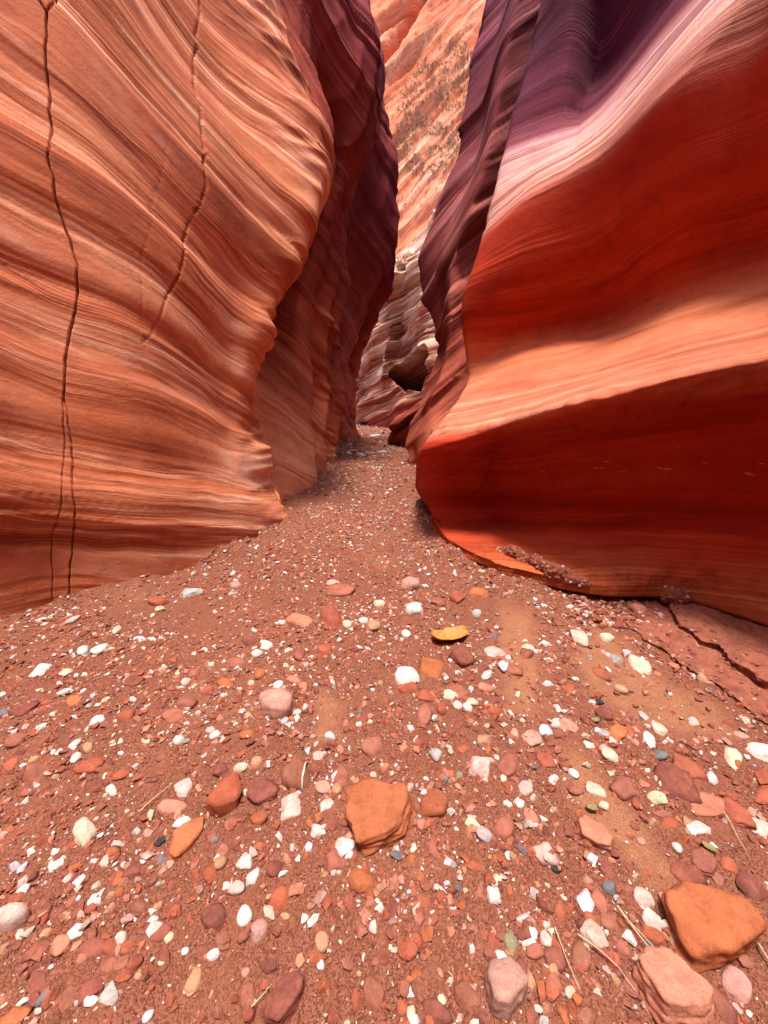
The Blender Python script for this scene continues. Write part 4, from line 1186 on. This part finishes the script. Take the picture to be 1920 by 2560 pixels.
CHIP = [chip(200 + k, 14) for k in range(28)]
TINY = [chip(300 + k, 7) for k in range(28)]
parts_ = []
for args in ((19000, 0.25, 2.5, 2.9, (0.009, 0.042), 1, 1, 1.35), (28000, 0.25, 2.5, 2.8, (0.005, 0.012), 0, 2, 1.1), (8000, 0.25, 1.4, 2.0, (0.003, 0.007), 0, 3, 1.2),
             (9000, 2.5, 5.0, 2.6, (0.013, 0.055), 1, 4, 1.35), (17000, 2.5, 5.0, 2.6, (0.008, 0.022), 0, 5, 1.3),
             (8000, 5.0, 11.0, 1.7, (0.015, 0.08), 0, 6, 1.6), (3000, 11.0, 24.0, 3.0, (0.03, 0.16), 0, 7, 1.8)):
    parts_ += scatter(*args)
for e in SMALL:
    cpt = floor_pt(e[0], e[1])
    sz = e[2] * math.hypot(math.hypot(cpt[0], cpt[1]), CAMZ) / F
    U, Fc = ICO[1]
    v = stone_shape(U, rng, e[6]) * np.array((sz / 2, sz / 2 * rng.uniform(.55, .9), sz * .25))
    a = rng.uniform(0, 3.14)
    v = np.stack([v[:, 0] * math.cos(a) - v[:, 1] * math.sin(a), v[:, 0] * math.sin(a) + v[:, 1] * math.cos(a), v[:, 2]], -1) + cpt + np.array((0, 0, sz * .06))
    parts_.append((v, Fc, np.repeat(np.array([TINT[e[5]]]), len(v), 0)))
vs, fs, ts, nbase = [], [], [], 0
for W, FF, tt in parts_:
    vs.append(W); fs.append(FF + nbase); ts.append(tt); nbase += len(W)
gravel = mesh_from('gravel', np.concatenate(vs), np.concatenate(fs), M_GRAVEL, smooth=False, tint=np.concatenate(ts))
tag(gravel, 'mixed gravel of red chips and white pebbles covering the canyon floor', 'gravel', None, 'stuff')

# ------------------------------------------------------------------ mud, straw, leaves, scrub
from mathutils.bvhtree import BVHTree


def grid_tree(V):
    return BVHTree.FromPolygons([tuple(p) for p in V.reshape(-1, 3).tolist()], grid_faces(V.shape[0], V.shape[1]).tolist())


T_RIGHT, T_CLIFF = grid_tree(VR), grid_tree(VC)


def hit(tree, px, py):
    d = Vector(P(px, py, 1.0)) - Vector((0, 0, CAMZ))
    r = tree.ray_cast(Vector((0, 0, CAMZ)), d.normalized())
    return r[0], r[1]


M_MUD = plain_mat('dried_red_mud', (0.27, 0.078, 0.042), 0.95, 0.6, 14)
M_STRAW = plain_mat('dry_straw', (0.42, 0.31, 0.20), 0.7, 0.3, 60)
M_LEAF = plain_mat('orange_dead_leaf', (0.50, 0.20, 0.038), 0.7, 0.6, 45)
M_GREEN = plain_mat('small_green_leaf', (0.20, 0.18, 0.06), 0.6, 0.4, 80)


SLABS = []


def mud_slab(outer, inner, thick, label, seed):
    nu, nt_ = 150, 40
    def along(poly, n):
        pts = np.array([floor_pt(*p) for p in poly])
        cum = np.concatenate([[0], np.cumsum(np.linalg.norm(np.diff(pts, axis=0), axis=1))])
        t = np.linspace(0, cum[-1], n)
        return np.stack([np.interp(t, cum, pts[:, k]) for k in range(3)], -1)
    O, I = along(outer, nu), along(inner, nu)
    tt = np.linspace(0, 1, nt_)[None, :, None]
    base = O[:, None] * (1 - tt) + I[:, None] * tt
    dirn = I - O
    dirn /= np.linalg.norm(dirn, axis=1)[:, None]
    jag = 0.030 * noise3(O * 9 + seed) + 0.014 * noise3(O * 31 + seed)
    base = base + (dirn * jag[:, None])[:, None] * (1 - tt) ** 3
    z = floor_z(base[..., 0], base[..., 1])
    th = thick * (1 + 0.25 * noise3(base * 4 + seed)) * (0.86 + 0.14 * sstep(0, 0.15, tt[..., 0])) * (1 - 0.5 * sstep(.93, 1, tt[..., 0]))
    top = base.copy()
    top[..., 2] = z + th + 0.010 * noise3(base * 7 + seed) + 0.005 * noise3(base * 24) + 0.005 * noise3(base * 60) - 0.010 * np.abs(noise3(base * 12 + seed))
    rows = [top]
    under_ = []
    for f_, push in ((0.75, 0.004), (0.45, 0.016), (0.1, 0.010), (-0.4, 0.0)):
        e = base[:, 0] + dirn * (push + 0.010 * noise3(base[:, 0] * 40 + f_ * 5)[:, None])
        e[:, 2] = z[:, 0] + th[:, 0] * f_
        under_.append(e)
    V = np.concatenate([np.array(under_[::-1]).transpose(1, 0, 2), top], 1)
    o = mesh_from('mud_slab', V.reshape(-1, 3), grid_faces(V.shape[0], V.shape[1], True), M_MUD, smooth=False)
    tag(o, label, 'mud slab')
    SLABS.append(V)
    return o


edge_hi = [(1668, 1512), (1680, 1540), (1690, 1570), (1728, 1590), (1748, 1612), (1792, 1630), (1816, 1662), (1852, 1692), (1890, 1718), (1990, 1765), (2250, 1885)]
edge_lo = [(1560, 1560), (1610, 1600), (1650, 1625), (1695, 1660), (1742, 1694), (1790, 1718), (1850, 1765), (1920, 1815), (1990, 1850), (2250, 1985)]
mud_slab(edge_lo, [(1640, 1500)] + edge_hi[1:], 0.022, 'lower cracked mud crust with crumbling edge in front of the smooth slab', 3.0)
mud_slab(edge_hi, [(1690, 1492), (1740, 1510), (1800, 1530), (1880, 1556), (2000, 1592), (2280, 1690)], 0.055, 'smooth slab of dried red mud with broken edge along the right wall foot', 8.0)


def mud_clump(line, rad, label, seed, npeb):
    pts = []
    for p in line:
        h_, n_ = hit(T_RIGHT, *p)
        pts.append(np.array(h_))
    pts = np.array(pts)
    cum = np.concatenate([[0], np.cumsum(np.linalg.norm(np.diff(pts, axis=0), axis=1))])
    nu, na = 90, 28
    t = np.linspace(0, cum[-1], nu)
    C = np.stack([np.interp(t, cum, pts[:, k]) for k in range(3)], -1)
    prof = rad * np.clip(np.minimum(t / cum[-1], 1 - t / cum[-1]) * 6, 0.12, 1) ** 0.6
    ang = np.linspace(0, 6.2832, na)
    axis = pts[-1] - pts[0]; axis /= np.linalg.norm(axis)
    up = np.array((0, 0, 1.0)); side = np.cross(axis, up); side /= np.linalg.norm(side); up2 = np.cross(side, axis)
    D = side[None, None] * np.cos(ang)[None, :, None] * 0.8 + up2[None, None] * np.sin(ang)[None, :, None]
    base = C[:, None] + D * prof[:, None, None]
    k = 1 + 0.55 * noise3(base * 11 + seed) + 0.35 * noise3(base * 32 + seed) + 0.2 * noise3(base * 75)
    V = C[:, None] + D * (prof[:, None] * k)[..., None]
    o = mesh_from('mud_clump', V.reshape(-1, 3), grid_faces(nu, na), M_MUD, smooth=False)
    tag(o, label, 'mud clump')
    r = np.random.RandomState(int(seed))
    W, FFs, T_ = [], [], []
    U, Fc = OCT
    cols = [TINT[q] for q in ('red', 'brown', 'maroon', 'salmon', 'palepink', 'white', 'rust', 'brown')]
    for q in range(npeb):
        i_, a_ = r.randint(2, nu - 2), r.randint(0, na)
        s_ = r.uniform(0.005, 0.016)
        v = stone_shape(U, r, 'ang') * s_ * np.array((1, .8, .6))
        W.append(v + V[i_, a_]); FFs.append(Fc + len(U) * q); T_.append(np.repeat([cols[r.randint(0, 8)]], len(U), 0))
    peb = mesh_from('pebbles', np.concatenate(W), np.concatenate(FFs), M_GRAVEL, o, False, np.concatenate(T_))
    peb['kind'] = 'stuff'
    return o


mud_clump([(1238, 1368), (1290, 1388), (1340, 1410), (1395, 1436), (1450, 1452), (1478, 1464)], 0.050, 'long crumbly clump of mud and pebbles stuck on the right wall foot', 5.0, 170)
mud_clump([(1650, 1488), (1680, 1482), (1712, 1492), (1725, 1500)], 0.045, 'short heap of grey pebbles and mud at the upper end of the mud slab', 9.0, 90)

# crumbs of mud and pebbles under the wall
r = np.random.RandomState(77)
W, FFs, T_ = [], [], []
q = 0
while q < 700:
    px, py = r.uniform(1430, 1700), r.uniform(1475, 1600)
    if py < 1478 + (px - 1440) * 0.12 or py > 1560 + (px - 1440) * 0.15: continue
    c_ = floor_pt(px, py)
    s_ = 0.004 + 0.02 * r.uniform(0, 1) ** 2
    U, Fc = ICO[1] if s_ > 0.014 else OCT
    v = stone_shape(U, r, 'ang') * s_ * np.array((1, .85, .6))
    W.append(v + c_ + np.array((0, 0, s_ * .3 + 0.012 * r.uniform(0, 1)))); FFs.append(Fc); T_.append(np.repeat([TINT[('red', 'brown', 'salmon', 'rust', 'maroon', 'palepink')[r.randint(0, 6)]]], len(U), 0))
    q += 1
for VS, count in zip(SLABS, (260, 150)):
    n0, n1 = VS.shape[:2]
    for k in range(count):
        a_, b_ = r.randint(2, n0 - 2), 4 + int((n1 - 8) * r.uniform(0, 1) ** 1.5)
        s_ = 0.003 + 0.013 * r.uniform(0, 1) ** 2.2
        v = stone_shape(OCT[0], r, 'ang') * s_ * np.array((1, .85, .6))
        W.append(v + VS[a_, b_] + np.array((0, 0, s_ * .3))); FFs.append(OCT[1]); T_.append(np.repeat([TINT[('red', 'brown', 'salmon', 'rust', 'maroon', 'palepink')[r.randint(0, 6)]]], len(v), 0))
offs = np.cumsum([0] + [len(w_) for w_ in W[:-1]])
debris = mesh_from('debris', np.concatenate(W), np.concatenate([f_ + o_ for f_, o_ in zip(FFs, offs)]), M_GRAVEL, None, False, np.concatenate(T_))
tag(debris, 'crumbs of mud and red chips fallen under the right wall foot', 'debris', None, 'stuff')


def straw(pts, label, rad=0.0016, lift=0.016):
    C = np.array([floor_pt(*p) for p in pts]) + np.array((0, 0, lift))
    n = 14
    t = np.linspace(0, len(C) - 1, n)
    C = np.stack([np.interp(t, range(len(C)), C[:, k]) for k in range(3)], -1)
    C = C + np.stack([0.004 * noise3(C * 12 + 1), 0.004 * noise3(C * 12 + 7), 0.006 * np.abs(noise3(C * 9))], -1)
    ang = np.linspace(0, 6.2832, 6)
    d = C[-1] - C[0]; d /= np.linalg.norm(d)
    s_ = np.cross(d, (0, 0, 1.0)); s_ /= np.linalg.norm(s_); u_ = np.cross(s_, d)
    rr = rad * np.linspace(1.15, 0.55, n)
    V = C[:, None] + (s_[None, None] * np.cos(ang)[None, :, None] + u_[None, None] * np.sin(ang)[None, :, None]) * rr[:, None, None]
    o = mesh_from('straw', V.reshape(-1, 3), grid_faces(n, 6), M_STRAW)
    tag(o, label, 'straw', 'dry grass stems on the gravel')


straw([(1541, 2275), (1590, 2345), (1643, 2411)], 'thick dry stem pointing at the huge swirl-grained orange block', 0.0022)
straw([(1555, 2300), (1605, 2350), (1655, 2405)], 'thin dry stem lying beside the thick one near the huge block', 0.0012)
straw([(1385, 2330), (1410, 2400), (1446, 2492)], 'single straight straw pointing down at the bottom edge, left of the salmon block', 0.0016)
straw([(1440, 2348), (1500, 2390), (1545, 2430), (1585, 2490)], 'long bent straw leading to the salmon faceted block', 0.0015)
straw([(1780, 1995), (1820, 2060), (1862, 2140)], 'long straw lying across the red slabs at the right edge', 0.0016)
straw([(1893, 2370), (1925, 2425)], 'stub of straw sticking out below the huge orange block', 0.0022)
straw([(350, 2037), (390, 2005), (428, 1973)], 'straight straw on the left, above the long orange blade', 0.0018)
straw([(628, 2532), (655, 2500), (678, 2472)], 'short straw by the big flat maroon slab', 0.0014)
straw([(100, 2305), (122, 2290)], 'tiny pale stick right of the pink oval boulder', 0.002)
straw([(1357, 2000), (1400, 2050)], 'thin straw on the pale sand above the salmon oval slab', 0.001)


def leaf(px, py, wpx, ang, label, mat, curl, name='leaf'):
    c = floor_pt(px, py)
    L_ = wpx * math.hypot(math.hypot(c[0], c[1]), CAMZ) / F
    nu, nv_ = 26, 14
    u = np.linspace(-1, 1, nu)[:, None] * np.ones((1, nv_))
    v = np.ones((nu, 1)) * np.linspace(-1, 1, nv_)[None]
    half = 0.52 * np.sqrt(np.clip(1 - np.abs(u) ** 2.4, 0, 1)) + 0.03
    ragged = 1 + 0.22 * noise3(np.stack([u * 3, np.sign(v) * 2, u * 0 + px], -1)) * np.abs(v)
    X, Y = u * 0.5 * L_, v * half * ragged * 0.5 * L_
    Z = L_ * curl * (0.30 * v ** 2 + 0.25 * u ** 2 + 0.10 * noise3(np.stack([u * 2.2, v * 2.2, u * 0 + px], -1))) + 0.012
    a = math.radians(ang)
    W = np.stack([X * math.cos(a) - Y * math.sin(a) + c[0], X * math.sin(a) + Y * math.cos(a) + c[1], Z + c[2]], -1)
    o = mesh_from(name, W.reshape(-1, 3), grid_faces(nu, nv_), mat)
    sm = o.modifiers.new('thickness', 'SOLIDIFY'); sm.thickness = 0.0012
    tag(o, label, 'leaf')


leaf(1125, 1598, 92, 20, 'curled orange dead leaf lying among the stones', M_LEAF, 0.32)
leaf(1487, 1808, 18, 10, 'tiny green leaf on gravel above the smooth salmon oval slab', M_GREEN, 0.5)
leaf(1478, 2028, 20, -15, 'pale green leaf at the edge of the pale sand', M_GREEN, 0.4)
leaf(1365, 2152, 18, 60, 'small green leaf on the gravel left of the salmon oval slab', M_GREEN, 0.4)
leaf(1772, 2128, 20, -40, 'yellow green leaf between red slabs at the right', M_GREEN, 0.4)

# dry scrub clinging to the high slope
r = np.random.RandomState(5)
ZONE = [(985, 330), (1000, 230), (1060, 150), (1130, 95), (1190, 110), (1195, 200), (1170, 330), (1120, 430), (1040, 440), (985, 420)]
W, T_ = [], []
n_ = 0
tries = 0
while n_ < 3600 and tries < 20000:
    tries += 1
    px, py = r.uniform(950, 1230), r.uniform(60, 520)
    ins = bool(in_poly(np.array([px]), np.array([py]), ZONE)[0])
    if not ins and r.uniform() > 0.10: continue
    h_, nn = hit(T_CLIFF, px, py)
    if h_ is None: continue
    h_ = np.array(h_)
    if noise3(h_ * 0.35) < -0.25: continue
    s_ = r.uniform(0.08, 0.27)
    col_ = np.array(((0.34, 0.29, 0.15), (0.52, 0.43, 0.26), (0.64, 0.52, 0.36), (0.46, 0.33, 0.22))[r.randint(0, 4)]) * r.uniform(.7, 1.2)
    for k in range(9):
        d = r.normal(size=3); d[2] = abs(d[2]) + 0.5; d[1] -= 0.5
        d /= np.linalg.norm(d)
        q_ = np.cross(d, r.normal(size=3)); q_ /= np.linalg.norm(q_)
        b_ = h_ + r.normal(size=3) * s_ * 0.25
        W.append([b_ - q_ * s_ * .12, b_ + q_ * s_ * .12, b_ + d * s_])
        T_.append(np.repeat([col_], 3, 0))
    n_ += 1
W = np.array(W).reshape(-1, 3)
shrubs = mesh_from('shrubbery', W, np.arange(len(W)).reshape(-1, 3), M_GRAVEL, None, False, np.concatenate(T_))
tag(shrubs, 'dry grey green scrub dotted over the high orange slope', 'shrubbery', None, 'stuff')

if False: print('TRIS', sum(sum(len(p.vertices) - 2 for p in o.data.polygons) for o in scene.objects if o.type == 'MESH' and len(o.data.polygons) < 2000000))
